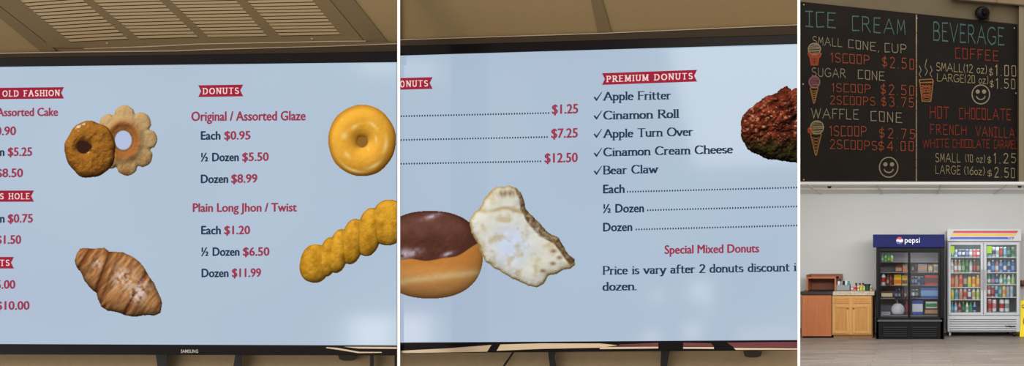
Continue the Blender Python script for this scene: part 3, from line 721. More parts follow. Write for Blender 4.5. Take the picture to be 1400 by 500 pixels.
bl = empty('chalkboard', PB.at(1170, 247, 0), 'left chalkboard with the ice cream cone prices', 'chalkboard', 'chalk menu boards')
br = empty('chalkboard', PB.at(1320, 247, 0), 'right chalkboard with the beverage and coffee prices', 'chalkboard', 'chalk menu boards')
MB().pxprism(PB, LBx, .001, .008, M_board).build('board_panel', bl)
MB().pxprism(PB, RB, .001, .008, M_board2).build('board_panel', br)
LIFT = .0095
def ct(board, t, x0, x1, b0, b1, c0, c1, m, gap=.2, name='chalk_lettering'):
    mb = MB(); pen(mb, PB, t, x0, x1, b0, b1, c0, c1, m, 'chalk', gap, LIFT); return mb.build(name, board)
for a in [('ICE', 1101.5, 1142.5, 36, 38, 21, 20, K_teal), ('CREAM', 1165, 1237.5, 41.5, 47.5, 20, 19.5, K_teal, .25),
          ('SMALL', 1111, 1151, 60.5, 64, 11, 10.5, K_white), ('CONE,', 1160, 1202, 65, 70, 11, 11, K_white), ('CUP', 1209.5, 1239, 71, 73, 12, 12, K_white),
          ('1SCOOP', 1136, 1188.5, 84.5, 88, 12.5, 12, K_or), ('$2.50', 1206, 1249.5, 91, 95, 14, 14, K_or, .3),
          ('SUGAR', 1110, 1156, 104, 106, 11.5, 11.5, K_white), ('CONE', 1173, 1209.5, 107.5, 110, 12, 11.5, K_white),
          ('1SCOOP', 1137.5, 1190, 125, 127, 11, 11, K_or), ('$2.50', 1204, 1249.5, 128.5, 130.5, 13.5, 13, K_or, .3),
          ('2SCOOPS', 1135, 1196.5, 142, 144, 11.2, 11.2, K_or), ('$3.75', 1205, 1249.5, 144.8, 146.6, 12.6, 12.4, K_or, .3),
          ('WAFFLE', 1109, 1174, 161, 163, 13, 13, K_white), ('CONE', 1190.5, 1233, 165, 167.5, 13, 13, K_white, .25),
          ('1SCOOP', 1134.5, 1184.5, 185.5, 186, 13.5, 13, K_or), ('$2.75', 1202, 1251, 188, 190, 13.5, 13, K_or, .35),
          ('2SCOOPS', 1135, 1199, 203, 205, 12.5, 12, K_or), ('$4.00', 1201, 1249, 205.5, 206, 13, 12.5, K_or, .3)]:
    ct(bl, *a)
for a in [('BEVERAGE', 1276, 1372.5, 55, 61.5, 25, 23, K_teal, .2), ('COFFEE', 1306, 1365, 79.5, 83.5, 14, 14, K_red, .25),
          ('SMALL(12 oz)', 1280, 1349, 96.5, 100.5, 11, 11, K_yel, .14), ('$', 1352, 1357.5, 103, 103.5, 10, 10, K_yel), ('1.00', 1361, 1389, 103, 104, 14.5, 14, K_yel, .3),
          ('LARGE(20 oz)', 1281, 1351, 110.5, 114.5, 10, 10.5, K_yel, .14), ('$', 1353, 1358.5, 119, 119.5, 9.5, 9.5, K_yel), ('1.50', 1362, 1388, 120.5, 121.5, 13.5, 13, K_yel, .3),
          ('HOT', 1271, 1297.5, 161, 162, 16, 15.5, K_red), ('CHOCOLATE', 1311.5, 1382, 162.5, 164, 15, 14.5, K_red),
          ('FRENCH', 1271.5, 1321.5, 183, 184.5, 13, 13, K_red, .25), ('VANILLA,', 1334, 1390.5, 185.5, 189, 13, 13, K_red),
          ('WHITE', 1261.5, 1297.5, 201.5, 201, 11, 11, K_red, .14), ('CHOCOLATE', 1302.5, 1353, 201.5, 202, 11, 11, K_red, .14), ('CARAMEL', 1359, 1390.5, 202.5, 203, 11, 11, K_red, .12),
          ('SMALL', 1279, 1313, 221, 221.5, 11.5, 11.5, K_yel), ('(10 oz)', 1320, 1346.5, 221, 222, 10, 10, K_yel, .16), ('$', 1350, 1355, 222.5, 223, 9, 9, K_yel), ('1.25', 1359, 1389, 223, 222.5, 13.5, 12.5, K_yel, .35),
          ('LARGE', 1279, 1313, 237, 238, 11, 11, K_yel), ('(16oz)', 1318.5, 1346, 238, 239, 10.5, 10.5, K_yel, .16), ('$', 1350, 1356, 241, 241, 9, 9, K_yel), ('2.50', 1359.5, 1387.5, 242, 243, 13.5, 13, K_yel, .3)]:
    ct(br, *a)
def pline(mb, pts, m, r=.55, lift=LIFT):
    nb = [(r*math.cos(a*math.pi/3), r*math.sin(a*math.pi/3)) for a in range(6)]
    for p, q in zip(pts[:-1], pts[1:]):
        h = hull([(p[0]+n[0], p[1]+n[1]) for n in nb]+[(q[0]+n[0], q[1]+n[1]) for n in nb]); mb.flat(PB, h, lift+random.random()*1e-5, m)
def circ(cx, cy, rx, ry, a0=0, a1=360, n=20): return [(cx+rx*math.cos(math.radians(a0+(a1-a0)*i/n)), cy-ry*math.sin(math.radians(a0+(a1-a0)*i/n))) for i in range(n+1)]
random.seed(4)
def smiley(board, cx, cy, r):
    mb = MB(); pline(mb, circ(cx, cy, r, r*1.08, n=28), K_white, .75)
    for s in (-.36, .36):
        for k in (.8, 1.6, 2.4): pline(mb, circ(cx+s*r, cy-.32*r, k, k, n=10), K_white, .55)
    pline(mb, circ(cx, cy+.12*r, r*.5, r*.45, 195, 345, 10), K_white, .8); mb.build('chalk_smiley', board)
smiley(bl, 1215, 228.5, 12.6); smiley(br, 1341, 129, 12)
def scoop(mb, cx, cy, rx, ry, m):
    pline(mb, circ(cx, cy, rx, ry, n=24), m, .6)
    for k in range(-4, 5):
        yy = cy+k*ry/4.8; hw = rx*math.sqrt(max(0, 1-((yy-cy)/ry)**2)); pline(mb, [(cx-hw+random.uniform(0, 1), yy), (cx+hw, yy+random.uniform(-.8, .8))], m, .45)
def cone(mb, cx, y0, y1, w0, w1, m):
    pline(mb, [(cx-w0, y0), (cx-w1, y1), (cx+w1, y1), (cx+w0, y0), (cx-w0, y0)], m, .6)
    for k in range(1, 7):
        t = k/7; wa = w0+(w1-w0)*t; yy = y0+(y1-y0)*t; sk = (y1-y0)*.12
        t2 = min(1, t+.12); wb = w0+(w1-w0)*t2
        pline(mb, [(cx-wa, yy), (cx+wb, min(y1, yy+sk))], m, .35); pline(mb, [(cx+wa, yy), (cx-wb, min(y1, yy+sk))], m, .35)
mb = MB(); scoop(mb, 1113.5, 67, 8.5, 8, K_white); pline(mb, [(1104.5, 72), (1123, 73), (1121, 78), (1107, 78), (1104.5, 72)], K_or, .8); cone(mb, 1113.5, 77, 89, 6.5, 4.5, K_or)
for q in ((1107, 74.5), (1111, 75), (1116, 75), (1120, 75)): pline(mb, circ(q[0], q[1], 1.6, 1.2, n=6), K_or, .7)
mb.build('chalk_drawing', bl)
mb = MB(); scoop(mb, 1113.5, 112, 7.5, 8, K_pink); cone(mb, 1113, 120, 141, 5.5, .6, K_brown); mb.build('chalk_drawing', bl)
mb = MB(); scoop(mb, 1117, 174, 9, 9, K_yel); scoop(mb, 1107.5, 178, 3, 4, K_or); cone(mb, 1115.5, 183, 212, 7.5, .6, K_brown); mb.build('chalk_drawing', bl)
mb = MB(); pline(mb, [(1257, 109), (1275, 108), (1276, 112), (1257.5, 113), (1257, 109)], K_brown, .8)
cone(mb, 1266.7, 113, 138.5, 9, 6, K_brown)
for q in range(9): pline(mb, circ(1262+(q % 3)*4.2, 118+(q//3)*6, 1.5, 2, n=6), K_or, .5)
for ox in (1259, 1267, 1274):
    pline(mb, [(ox, 106-abs(ox-1266)*.1), (ox-2.5, 101), (ox+.5, 96), (ox-2, 90 if ox != 1267 else 86)] if ox != 1267 else [(1265, 103), (1268, 97), (1264.5, 91), (1267, 81)], K_white, .45)
mb.build('chalk_drawing', br)
for bd, pts in ((bl, [(1099, 6.5), (1098, 115), (1099, 245.5)]), (br, [(1386.8, 38.5), (1389, 127.5), (1253.5, 25)])):
    for x, y in pts: MB().sphere(PB.at(x, y, .009), .0042, M_silver, 10).build('screw', bd)
# beaded white strip over the joint of the two boards
mb = MB(); rr = random.Random(3)
y = 20
while y < 247:
    h = 1.3 if y > 60 else 2.2
    mb.pxprism(PB, [(1252.0, y), (1253.8, y), (1253.9, y+h), (1251.9, y+h)], .008, .0105, K_white if rr.random() < .9 else K_brown); y += h+(.5 if y > 60 else .2)
tag(mb.build('joint_strip'), 'beaded white strip over the joint between the two chalkboards', 'strip')
wc = empty('security_camera', PB.at(1343, 24, .0), 'round black security camera above the right chalkboard', 'camera')
c = PB.at(1343, 18, .03); sc_ = dC(1343)/F
mb = MB(); mb.sphere(c, 9.6*sc_, M_black, 24, (1.05, .8, .95)); mb.build('camera_body', wc, smooth=True)
mb = MB(); mb.sphere(c+Vector((.012, -.028, -.004)), 5.5*sc_, M_blackgloss, 18, (1, .6, 1)); mb.build('lens', wc, smooth=True)
MB().pxprism(PB, [(1334, 20), (1352, 21), (1353, 27), (1336, 26)], 0, .03, M_black).build('mount', wc, bevel=.002)
MB().tube([PB.at(1351, 21, .012), PB.at(1357, 13, .008), PB.at(1361, 8, .006), PB.at(1363, 3, .06), PB.at(1364, -10, .06)], .0022, mat('tan_cable', (120, 98, 66), .7)).build('cable', wc)

# ------------------------------------------------------------------ drinks room
D = 13.6; ZC = EYE+87/F*D
def X_(px, d): return (px-CX)/F*d
def Z_(py, d): return EYE+(CY-py)/F*d
M_floor = bpy.data.materials.new('grey_wood_plank_floor'); M_floor.use_nodes = True; nt = M_floor.node_tree; b = nt.nodes['Principled BSDF']
tc = nt.nodes.new('ShaderNodeTexCoord'); bk = nt.nodes.new('ShaderNodeTexBrick'); bk.inputs['Scale'].default_value = 1
bk.inputs['Brick Width'].default_value = 1.2; bk.inputs['Row Height'].default_value = .18; bk.inputs['Mortar Size'].default_value = .004
bk.inputs['Color1'].default_value = tuple(lin((146, 137, 129)))+(1,); bk.inputs['Color2'].default_value = tuple(lin((128, 118, 110)))+(1,); bk.inputs['Mortar'].default_value = tuple(lin((98, 90, 84)))+(1,)
mp = nt.nodes.new('ShaderNodeMapping'); mp.inputs['Scale'].default_value = (1.5, 22, 1); nz = nt.nodes.new('ShaderNodeTexNoise'); nz.inputs['Scale'].default_value = 1.4; nz.inputs['Detail'].default_value = 6
mr = nt.nodes.new('ShaderNodeMapRange'); mr.inputs[1].default_value = .3; mr.inputs[2].default_value = .7; mr.inputs[3].default_value = .62; mr.inputs[4].default_value = 1.25
vm = nt.nodes.new('ShaderNodeVectorMath'); vm.operation = 'SCALE'
nt.links.new(tc.outputs['Object'], bk.inputs['Vector']); nt.links.new(tc.outputs['Object'], mp.inputs[0]); nt.links.new(mp.outputs[0], nz.inputs['Vector'])
nt.links.new(nz.outputs[0], mr.inputs[0]); nt.links.new(bk.outputs['Color'], vm.inputs[0]); nt.links.new(mr.outputs[0], vm.inputs['Scale']); nt.links.new(vm.outputs[0], b.inputs['Base Color'])
b.inputs['Roughness'].default_value = .5; b.inputs['Specular IOR Level'].default_value = .3
mb = MB().box(-4.5, 4.5, -2, D+.1, -.08, 0, M_floor); struct(mb, 'floor')
struct(MB().box(-4.5, 4.5, D, D+.12, 0, 3.2, M_wall4), 'wall_back')
struct(MB().box(-4.6, -4.5, 3.8, D+.1, 0, 3.2, M_wall4), 'wall_left')
struct(MB().box(4.5, 4.6, 3.8, D+.1, 0, 3.2, M_wall4), 'wall_right')
M_tile = mat('white_ceiling_tile', (238, 237, 233), .95, noise=.03, nscale=120, spec=.05)
struct(MB().box(-4.5, 4.5, 4.2, D, ZC, ZC+.05, M_tile), 'ceiling')
grid = MB(); M_bar = mat('ceiling_grid_metal', (205, 203, 198), .6)
for px in (1116+8, 1203+4, 1282, 1364-4):
    x = X_(px-1, D); grid.box(x-.014, x+.014, 4.3, D, ZC-.012, ZC, M_bar)
for k in range(-2, 7):
    y = 12.55-k*1.1 if k >= 0 else None
    if y and y > 4.4: grid.box(-4.5, 4.5, y-.014, y+.014, ZC-.0125, ZC, M_bar)
grid.box(-4.5, 4.5, D-.03, D, ZC-.02, ZC, M_bar)
struct(grid, 'trim_12')
struct(MB().box(-4.5, X_(1094, D)+.02, D-.015, D, 0, .1, M_black), 'baseboard_back')
for px, yy in ((1134, 253.5), (1394, 252.8)):
    d = 1.315*F/(CY-yy-1.2)
    tag(MB().lathe((X_(px, d), d, ZC-.035), [(.012, 0, 0), (.03, .01, 0), (.045, .035, 0)], 12, [M_black]).build('ceiling_sensor'), 'small dark sensor on the white ceiling %s' % ('above the wooden cabinets' if px < 1200 else 'above the white cooler'), 'sensor', 'ceiling sensors')

# --- generic helpers for this room
def at_(o_list): pass
def lab(o, t):
    o['label'] = t; return o
def R(mb, px0, px1, py0, py1, d0, d1, m):   # box from pixel rectangle measured at depth d0
    return mb.box(X_(px0, d0), X_(px1, d0), d0, d1, Z_(py1, d0), Z_(py0, d0), m)

# --- black sliding-door cooler
dP = 12.5
M_ck = mat('cooler_black', (19, 19, 22), .5, spec=.15); M_ck2 = mat('cooler_black_door', (12, 12, 14), .4, spec=.15)
M_in = mat('cooler_liner_grey', (150, 150, 156), .6); M_blue = mat('header_blue', (13, 22, 84), .6, spec=.2, noise=.25, nscale=3)
M_shelf = mat('shelf_wire', (150, 150, 152), .5); M_glass = glass_mat('cooler_glass', .05, (.85, .85, .87)); M_glassc = glass_mat('clear_cooler_glass', .06, (.93, .95, .95))
pc = empty('drinks_cooler', (X_(1243, dP), dP+.4, 0), 'black sliding glass door cooler with a blue illuminated brand header', 'cooler')
cab = MB(); dB = dP+.76
R(cab, 1198, 1201.5, 338, 463.4, dP+.03, dB, M_ck); R(cab, 1285.5, 1291, 338, 463.4, dP+.03, dB, M_ck)
cab.box(X_(1198, dP), X_(1290, dP), dB-.04, dB, 0.01, Z_(322, dP), M_ck)
R(cab, 1198, 1290, 321, 343.5, dP+.035, dB, M_ck); R(cab, 1198, 1290, 434, 463.4, dP+.03, dB, M_ck)
cab.build('cabinet', pc, bevel=.006)
ln = MB(); zz0, zz1 = Z_(433, dP), Z_(343, dP)
ln.box(X_(1201.5, dP), X_(1285.5, dP), dB-.06, dB-.041, zz0, zz1, M_in)
ln.box(X_(1201.6, dP), X_(1202.1, dP), dP+.14, dB-.06, zz0, zz1, M_in); ln.box(X_(1285, dP), X_(1285.4, dP), dP+.14, dB-.06, zz0, zz1, M_in)
ln.box(X_(1201.5, dP), X_(1285.5, dP), dP+.14, dB-.06, zz0, zz0+.012, M_in)
ln.build('liner', pc)
hd = MB(); R(hd, 1193.5, 1291.5, 320.3, 338, dP-.02, dP+.035, M_blue); hdo = hd.build('header_sign', pc, bevel=.008)
HP = Plane((0, dP-.0205, 0), (1, dP-.0205, 0), (0, dP-.0205, 1))
mb = MB(); W = mat('sign_white', (236, 238, 245), .5)
mb.flat(HP, circ(1230, 328.6, 4.6, 4.6, n=28)[:-1][::-1], .001, W); 
mb.flat(HP, [(1225.6, 327.6), (1228, 326.9), (1230.5, 327.8), (1234.4, 326.6)]+circ(1230, 328.3, 4.4, 4.5, 18, 170, 12), .0016, mat('logo_red', (205, 36, 48), .5))
mb.flat(HP, [(1234.4, 329.9), (1231, 331.2), (1228.3, 330), (1225.7, 329.4)]+circ(1230, 328.9, 4.3, 4.2, 195, 340, 12), .0016, mat('logo_blue', (24, 60, 150), .5))
mb.build('round_logo', hdo)
mb = MB(); sans(mb, HP, 'pepsi', 1237, 1257.5, 331.6, 331.6, 7, W, .0016, 0, 0); mb.build('brand_lettering', hdo)
def frame(mb, px0, px1, py0, py1, t, d0, d1, m, tb=None):
    tb = tb or t
    R(mb, px0, px0+t, py0, py1, d0, d1, m); R(mb, px1-t, px1, py0, py1, d0, d1, m)
    R(mb, px0+t, px1-t, py0, py0+tb, d0, d1, m); R(mb, px0+t, px1-t, py1-tb, py1, d0, d1, m)
for (a, b_, d0, nm) in ((1201, 1244, dP+.07, 'left'), (1242, 1285.5, dP+.04, 'right')):
    mb = MB(); frame(mb, a, b_, 342.5, 436.5, 2.6, d0, d0+.025, M_ck2, 2.6); dr = mb.build('sliding_door', pc, bevel=.003)
    g = MB(); R(g, a+2, b_-2, 344.5, 434.5, d0+.01, d0+.014, M_glass); g.build('glass_pane', dr)
mb = MB(); R(mb, 1199.5, 1288, 437, 439.5, dP+.005, dP+.04, mat('grey_sill', (78, 78, 82), .4)); mb.build('door_sill', pc, bevel=.003)
gr = MB()
for a, b_ in ((1208, 1240), (1247, 1281)):
    for k in range(5):
        y = 446.5+k*2.9
        x0, x1 = X_(a, dP), X_(b_, dP); z = Z_(y, dP); gr.prism([(x0, dP+.03, z), (x1, dP+.03, z), (x1, dP+.005, z-.02), (x0, dP+.005, z-.02)], [(x0, dP+.032, z-.008), (x1, dP+.032, z-.008), (x1, dP+.03, z-.03), (x0, dP+.03, z-.03)], mat('grille_black', (44, 44, 48), .4))
gr.build('lower_grille', pc)
PSH = [357.6, 372, 390, 408, 431.2]
for y in PSH[:-1]:
    mb = MB(); mb.box(X_(1202.2, dP), X_(1284.9, dP), dP+.16, dB-.07, Z_(y, dP)-.012, Z_(y, dP), M_shelf); mb.build('shelf', pc)

# --- white two-door cooler
dW = 12.88; dWB = dW+.7
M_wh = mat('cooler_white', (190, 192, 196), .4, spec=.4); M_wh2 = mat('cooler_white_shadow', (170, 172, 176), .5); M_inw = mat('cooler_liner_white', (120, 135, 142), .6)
wcx = empty('drinks_cooler', (X_(1345, dW), dW+.35, 0), 'white two door cooler with red yellow and blue striped header', 'cooler')
cab = MB()
cab.box(X_(1295.5, dW), X_(1297.8, dW), dW+.04, dWB, Z_(453, dW), Z_(314, dW), M_wh); cab.box(X_(1393, dW), X_(1395.3, dW), dW+.04, dWB, Z_(453, dW), Z_(314, dW), M_wh)
cab.box(X_(1297.8, dW), X_(1393, dW), dWB-.04, dWB, Z_(453, dW), Z_(314, dW), M_wh)
cab.box(X_(1297.8, dW), X_(1393, dW), dW+.04, dWB-.04, Z_(331, dW), Z_(314, dW), M_wh)
cab.box(X_(1297.8, dW), X_(1393, dW), dW+.04, dWB-.04, Z_(453, dW), Z_(428, dW), M_wh)
cab.box(X_(1344, dW), X_(1346.5, dW), dW+.04, dW+.09, Z_(430, dW), Z_(331, dW), M_wh)
cab.build('cabinet', wcx, bevel=.006)
ln = MB(); ln.box(X_(1297.9, dW), X_(1392.9, dW), dWB-.06, dWB-.041, Z_(428, dW), Z_(331, dW), M_inw)
ln.build('liner', wcx)
mb = MB(); x0, x1 = X_(1295, dW), X_(1396, dW); z0, z1 = Z_(329.3, dW), Z_(312.5, dW)
mb.prism([(x0, dW-.03, z0), (x1, dW-.03, z0), (x1, dW-.005, z1), (x0, dW-.005, z1)], [(x0, dW+.04, z0), (x1, dW+.04, z0), (x1, dW+.04, z1), (x0, dW+.04, z1)], M_wh)
hw = mb.build('header_sign', wcx, bevel=.005)
HW = Plane((0, dW-.03, z0), (1, dW-.03, z0), (0, dW-.005, z1))
def stripe(y0, y1, xa0, xa1, xb0, xb1, col, nm):
    mb = MB(); mb.flat(HW, [(xa0, y0), (xb0, y0), (xb1, y1), (xa1, y1)], .002, mat(nm, col, .4)); mb.build('header_stripe', hw)
stripe(315.3, 318.4, 1304, 1302.4, 1392.3, 1390, (186, 14, 34), 'stripe_red'); stripe(319.3, 322.4, 1301.8, 1300.4, 1389.4, 1387.6, (222, 168, 14), 'stripe_yellow'); stripe(323.8, 327, 1299.6, 1298.4, 1386.8, 1385.2, (14, 70, 172), 'stripe_blue')
mb = MB(); sans(mb, HW, 'True', 1378, 1384.5, 326.4, 326.2, 2.4, W, .003, 0, 0); mb.build('brand_lettering', hw)
for (a, b_, hx) in ((1296.6, 1344, 1342.4), (1345.2, 1393.6, 1346.6)):
    mb = MB(); frame(mb, a, b_, 331, 430.5, 3.2 if a < 1300 else 3.6, dW, dW+.035, M_wh, 3.6); dr = mb.build('glass_door', wcx, bevel=.005)
    g = MB(); R(g, a+2.8, b_-2.8, 334, 427.6, dW+.012, dW+.018, M_glassc); g.build('glass_pane', dr)
    h = MB(); h.box(X_(hx-.6, dW), X_(hx+.6, dW), dW-.03, dW, Z_(396, dW), Z_(368, dW), mat('handle_grey', (150, 150, 150), .4)); h.build('door_handle', dr, bevel=.004)
    q = MB(); qa = a+1.6 if a < 1300 else a+4.4; R(q, qa, qa+6.4, 336.2, 346, dW+.006, dW+.011, mat('lime_sticker', (160, 205, 60), .6)); q.build('sticker', dr)
gr = MB()
R(gr, 1296.5, 1393.5, 431.6, 453.2, dW+.015, dW+.04, M_wh)
for k in range(6):
    y = 434.2+k*3.1; x0, x1 = X_(1298.5, dW), X_(1389.5, dW); z = Z_(y, dW)
    gr.prism([(x0, dW+.015, z), (x1, dW+.015, z), (x1, dW-.01, z-.022), (x0, dW-.01, z-.022)], [(x0, dW+.016, z-.006), (x1, dW+.016, z-.006), (x1, dW+.014, z-.035), (x0, dW+.014, z-.035)], M_wh)
    gr.box(x0, x1, dW+.013, dW+.0149, z-.043, z-.032, mat('grille_gap', (120, 122, 126), .6))
gro = gr.build('lower_grille', wcx)
GP = Plane((0, dW-.012, 0), (1, dW-.012, 0), (0, dW-.012, 1))
mb = MB(); sans(mb, GP, 'True Refrigeration', 1374.5, 1388, 446.6, 446.6, 2.2, M_black, .0, 0, .15); mb.build('brand_lettering', gro)
for px, dd in ((1299, dW+.08), (1387, dW+.08), (1384, dW+.6), (1301, dW+.6)):
    x = X_(px, dW)
    ft = MB(); ft.box(x-.02, x+.02, dd-.02, dd+.02, .06, Z_(452.6, dW), M_black if px > 1320 else M_wh)
    n0 = 14; pts0 = [(x-.018, dd+.045*math.cos(2*math.pi*i/n0), .046+.045*math.sin(2*math.pi*i/n0)) for i in range(n0)]
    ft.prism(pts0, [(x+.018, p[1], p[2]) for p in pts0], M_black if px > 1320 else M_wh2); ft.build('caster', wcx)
WSL = [351.2, 372.4, 392.4, 409.4, 427]; WSR = [351.2, 372.2, 388.6, 406, 427]
for (a, b_, ys) in ((1298, 1343.8, WSL), (1346.8, 1392.8, WSR)):
    for y in ys[:-1]:
        mb = MB(); mb.box(X_(a, dW), X_(b_, dW), dW+.06, dWB-.06, Z_(y, dW)-.014, Z_(y, dW), mat('cooler_shelf_white', (205, 210, 212), .4)); mb.build('shelf', wcx)
mb = MB()
for k in range(34): mb.box(X_(1390.6, dW), X_(1391.6, dW), dW+.05, dW+.06, Z_(427-k*2.7, dW), Z_(425.6-k*2.7, dW), W)
mb.build('white_dot_strip', wcx)  # column of white dots at the right inside edge
# area light added inside the top of each cooler to brighten the drinks
def inner_fill(name, x, y, z, h, p, parent):
    l = bpy.data.lights.new(name, 'AREA'); l.shape = 'RECTANGLE'; l.size = .9; l.size_y = .03; l.energy = p
    o = bpy.data.objects.new(name, l); COL.objects.link(o); o.location = (x, y, z); o.rotation_euler = (math.radians(25), 0, 0)
inner_fill('cooler_fill', X_(1345, dW), dW+.07, Z_(333.5, dW), 0, 2.6, wcx)
inner_fill('cooler_fill', X_(1243, dP), dP+.15, Z_(345, dP), 0, 2.2, pc)

# --- bottles, cans and packs
CN = {'teal': (60, 150, 150), 'white': (220, 224, 226), 'blue': (40, 84, 176), 'navy': (28, 40, 92), 'grey': (140, 146, 152), 'red': (196, 34, 40), 'pink': (214, 120, 132),
      'tan': (186, 150, 110), 'green': (52, 150, 66), 'silver': (180, 190, 192), 'brown': (92, 50, 34), 'orange': (228, 120, 24), 'yellow': (236, 196, 40), 'lime': (164, 198, 50),
      'purple': (104, 60, 130), 'cream': (216, 206, 160), 'black': (26, 24, 28), 'maroon': (120, 30, 40), 'pale green': (150, 186, 150), 'light blue': (120, 170, 214), 'dark green': (24, 80, 52)}
def cm(c): return mat('packaging_'+c.replace(' ', '_'), CN[c], .35, spec=.5)
ORD = ['first', 'second', 'third', 'fourth', 'fifth', 'sixth', 'seventh', 'eighth', 'ninth']
SH = ['top', 'second', 'third', 'fourth', 'bottom']
def bottle(px, pyb, d, wpx, hpx, body, band, cap, label, grp, kind='bottle', df=None):
    x, z = X_(px, d), Z_(pyb, d)+.0005; r = wpx/2*d/F; h = hpx*d/F
    ms = [cm(body), cm(band), cm(cap)]
    if kind == 'bottle': prof = [(r*.85, 0, 0), (r, .03*h, 0), (r, .2*h, 1), (r*1.0, .52*h, 0), (r*.95, .62*h, 0), (r*.42, .84*h, 0), (r*.36, .88*h, 2), (r*.44, .89*h, 2), (r*.44, h, 2)]
    elif kind == 'can': prof = [(r*.8, 0, 2), (r, .05*h, 0), (r, .3*h, 1), (r, .68*h, 0), (r, .93*h, 2), (r*.82, h, 2)]
    else: prof = [(r*.9, 0, 0), (r, .04*h, 0), (r, .25*h, 1), (r, .7*h, 0), (r*.8, .85*h, 2), (r*.55, .88*h, 2), (r*.55, h, 2)]
    o = MB().lathe((x, df, z), prof, 14, ms).build('drink_'+('can' if kind == 'can' else 'bottle'), smooth=False)
    return tag(o, label, 'can' if kind == 'can' else 'bottle', grp)
def row(items, x0, x1, shelf, ys, side, d, hpx, kind, cooler='white'):
    n = len(items); sp = (x1-x0)/n
    for i, (b_, ba, ca) in enumerate(items):
        lb = '%s and %s %s, %s from left, %s shelf, %s door of %s cooler' % (b_, ba, 'can' if kind == 'can' else 'bottle', ORD[i], SH[shelf], side, cooler)
        bottle(x0+sp*(i+.5), ys[shelf], d, sp*.86, hpx, b_, ba, ca, lb, 'drinks on the %s shelf behind the %s door of the %s cooler' % (SH[shelf], side, cooler), kind, df=d+.14)
row([('teal', 'white', 'lime'), ('white', 'light blue', 'silver'), ('blue', 'white', 'silver'), ('navy', 'white', 'silver'), ('blue', 'grey', 'silver'), ('grey', 'white', 'silver'), ('red', 'pink', 'silver'), ('red', 'white', 'silver')], 1299.5, 1341, 0, WSL, 'left', dW, 10.5, 'can')
row([('white', 'silver', 'white'), ('pink', 'white', 'white'), ('tan', 'white', 'white'), ('green', 'pale green', 'green'), ('green', 'dark green', 'green'), ('silver', 'white', 'grey'), ('brown', 'red', 'tan'), ('brown', 'tan', 'maroon')], 1299.5, 1341, 1, WSL, 'left', dW, 17.5, 'bottle')
row([('red', 'orange', 'maroon'), ('orange', 'tan', 'orange'), ('orange', 'red', 'orange'), ('navy', 'tan', 'black'), ('lime', 'yellow', 'maroon'), ('yellow', 'orange', 'purple'), ('orange', 'yellow', 'yellow')], 1299.5, 1341, 2, WSL, 'left', dW, 16.5, 'jar')
row([('lime', 'yellow', 'lime'), ('light blue', 'teal', 'orange'), ('pink', 'tan', 'white'), ('tan', 'red', 'white'), ('purple', 'white', 'white'), ('cream', 'tan', 'white'), ('cream', 'lime', 'white')], 1299.5, 1341, 3, WSL, 'left', dW, 14.3, 'jar')
row([('teal', 'light blue', 'orange'), ('light blue', 'white', 'orange'), ('pink', 'maroon', 'orange'), ('dark green', 'green', 'lime'), ('white', 'pale green', 'lime'), ('green', 'teal', 'green'), ('light blue', 'navy', 'lime')], 1299.5, 1336, 4, WSL, 'left', dW, 14, 'bottle')
row([('teal', 'black', 'white'), ('grey', 'navy', 'white'), ('silver', 'grey', 'white'), ('maroon', 'red', 'grey'), ('teal', 'light blue', 'white'), ('dark green', 'teal', 'black'), ('green', 'dark green', 'white')], 1351.5, 1389, 0, WSR, 'right', dW, 13.5, 'can')
row([('white', 'blue', 'navy'), ('blue', 'light blue', 'white'), ('pink', 'white', 'blue'), ('light blue', 'blue', 'white'), ('blue', 'white', 'blue'), ('light blue', 'navy', 'blue'), ('blue', 'light blue', 'white')], 1350.5, 1389, 1, WSR, 'right', dW, 17, 'bottle')
row([('green', 'white', 'green'), ('blue', 'pink', 'teal'), ('navy', 'light blue', 'white'), ('pale green', 'white', 'lime'), ('pale green', 'teal', 'white'), ('white', 'pale green', 'green'), ('pale green', 'lime', 'white')], 1350.5, 1389, 2, WSR, 'right', dW, 13.5, 'bottle')
row([('red', 'white', 'pink'), ('maroon', 'red', 'white'), ('light blue', 'navy', 'white'), ('green', 'light blue', 'blue'), ('yellow', 'orange', 'white'), ('light blue', 'tan', 'orange'), ('silver', 'light blue', 'white')], 1350.5, 1387, 3, WSR, 'right', dW, 14.3, 'can')
row([('pink', 'red', 'white'), ('white', 'pink', 'pink')], 1350.8, 1364, 4, WSR, 'right', dW, 17.6, 'can')
for i, (px, bnd) in enumerate(((1371, 'red'), (1378.3, 'grey'))):
    bottle(px, WSR[4], dW, 6.4, 17.4, 'white', bnd, 'silver', 'tall white can with %s band, right end of the white cooler bottom shelf' % bnd, 'tall white cans on the bottom shelf', 'can', df=dW+.16)
# black cooler stock
def carton(px0, px1, pyb, hpx, col, band, label, gable=True, d=dP, dep=.16, cat='carton'):
    x0, x1 = X_(px0, d), X_(px1, d); z = Z_(pyb, d)+.0005; h = hpx*d/F; y0 = d+.2; y1 = y0+dep; mb = MB(); ym = (y0+y1)/2
    hb = h*(.68 if gable else 1)
    mb.box(x0, x1, y0, y1, z, z+hb, cm(col)); mb.box(x0+.004, x1-.004, y0-.0015, y0, z+hb*.2, z+hb*.75, cm(band))
    if gable:
        mb.prism([(x0, y0, z+hb), (x0, ym, z+h), (x0, y1, z+hb)], [(x1, y0, z+hb), (x1, ym, z+h), (x1, y1, z+hb)], cm(col))
        mb.box(x0+(x1-x0)*.3, x0+(x1-x0)*.7, y0+.03, y0+.05, z+h*.72, z+h*.84, cm('black'))
    return tag(mb.build('drink_carton', bevel=.003), label, cat, 'cartons in the black cooler')
row([('green', 'pale green', 'green'), ('pale green', 'green', 'green'), ('green', 'lime', 'green'), ('pale green', 'lime', 'green')], 1204, 1221, 0, PSH, 'left', dP, 10, 'bottle', 'black')
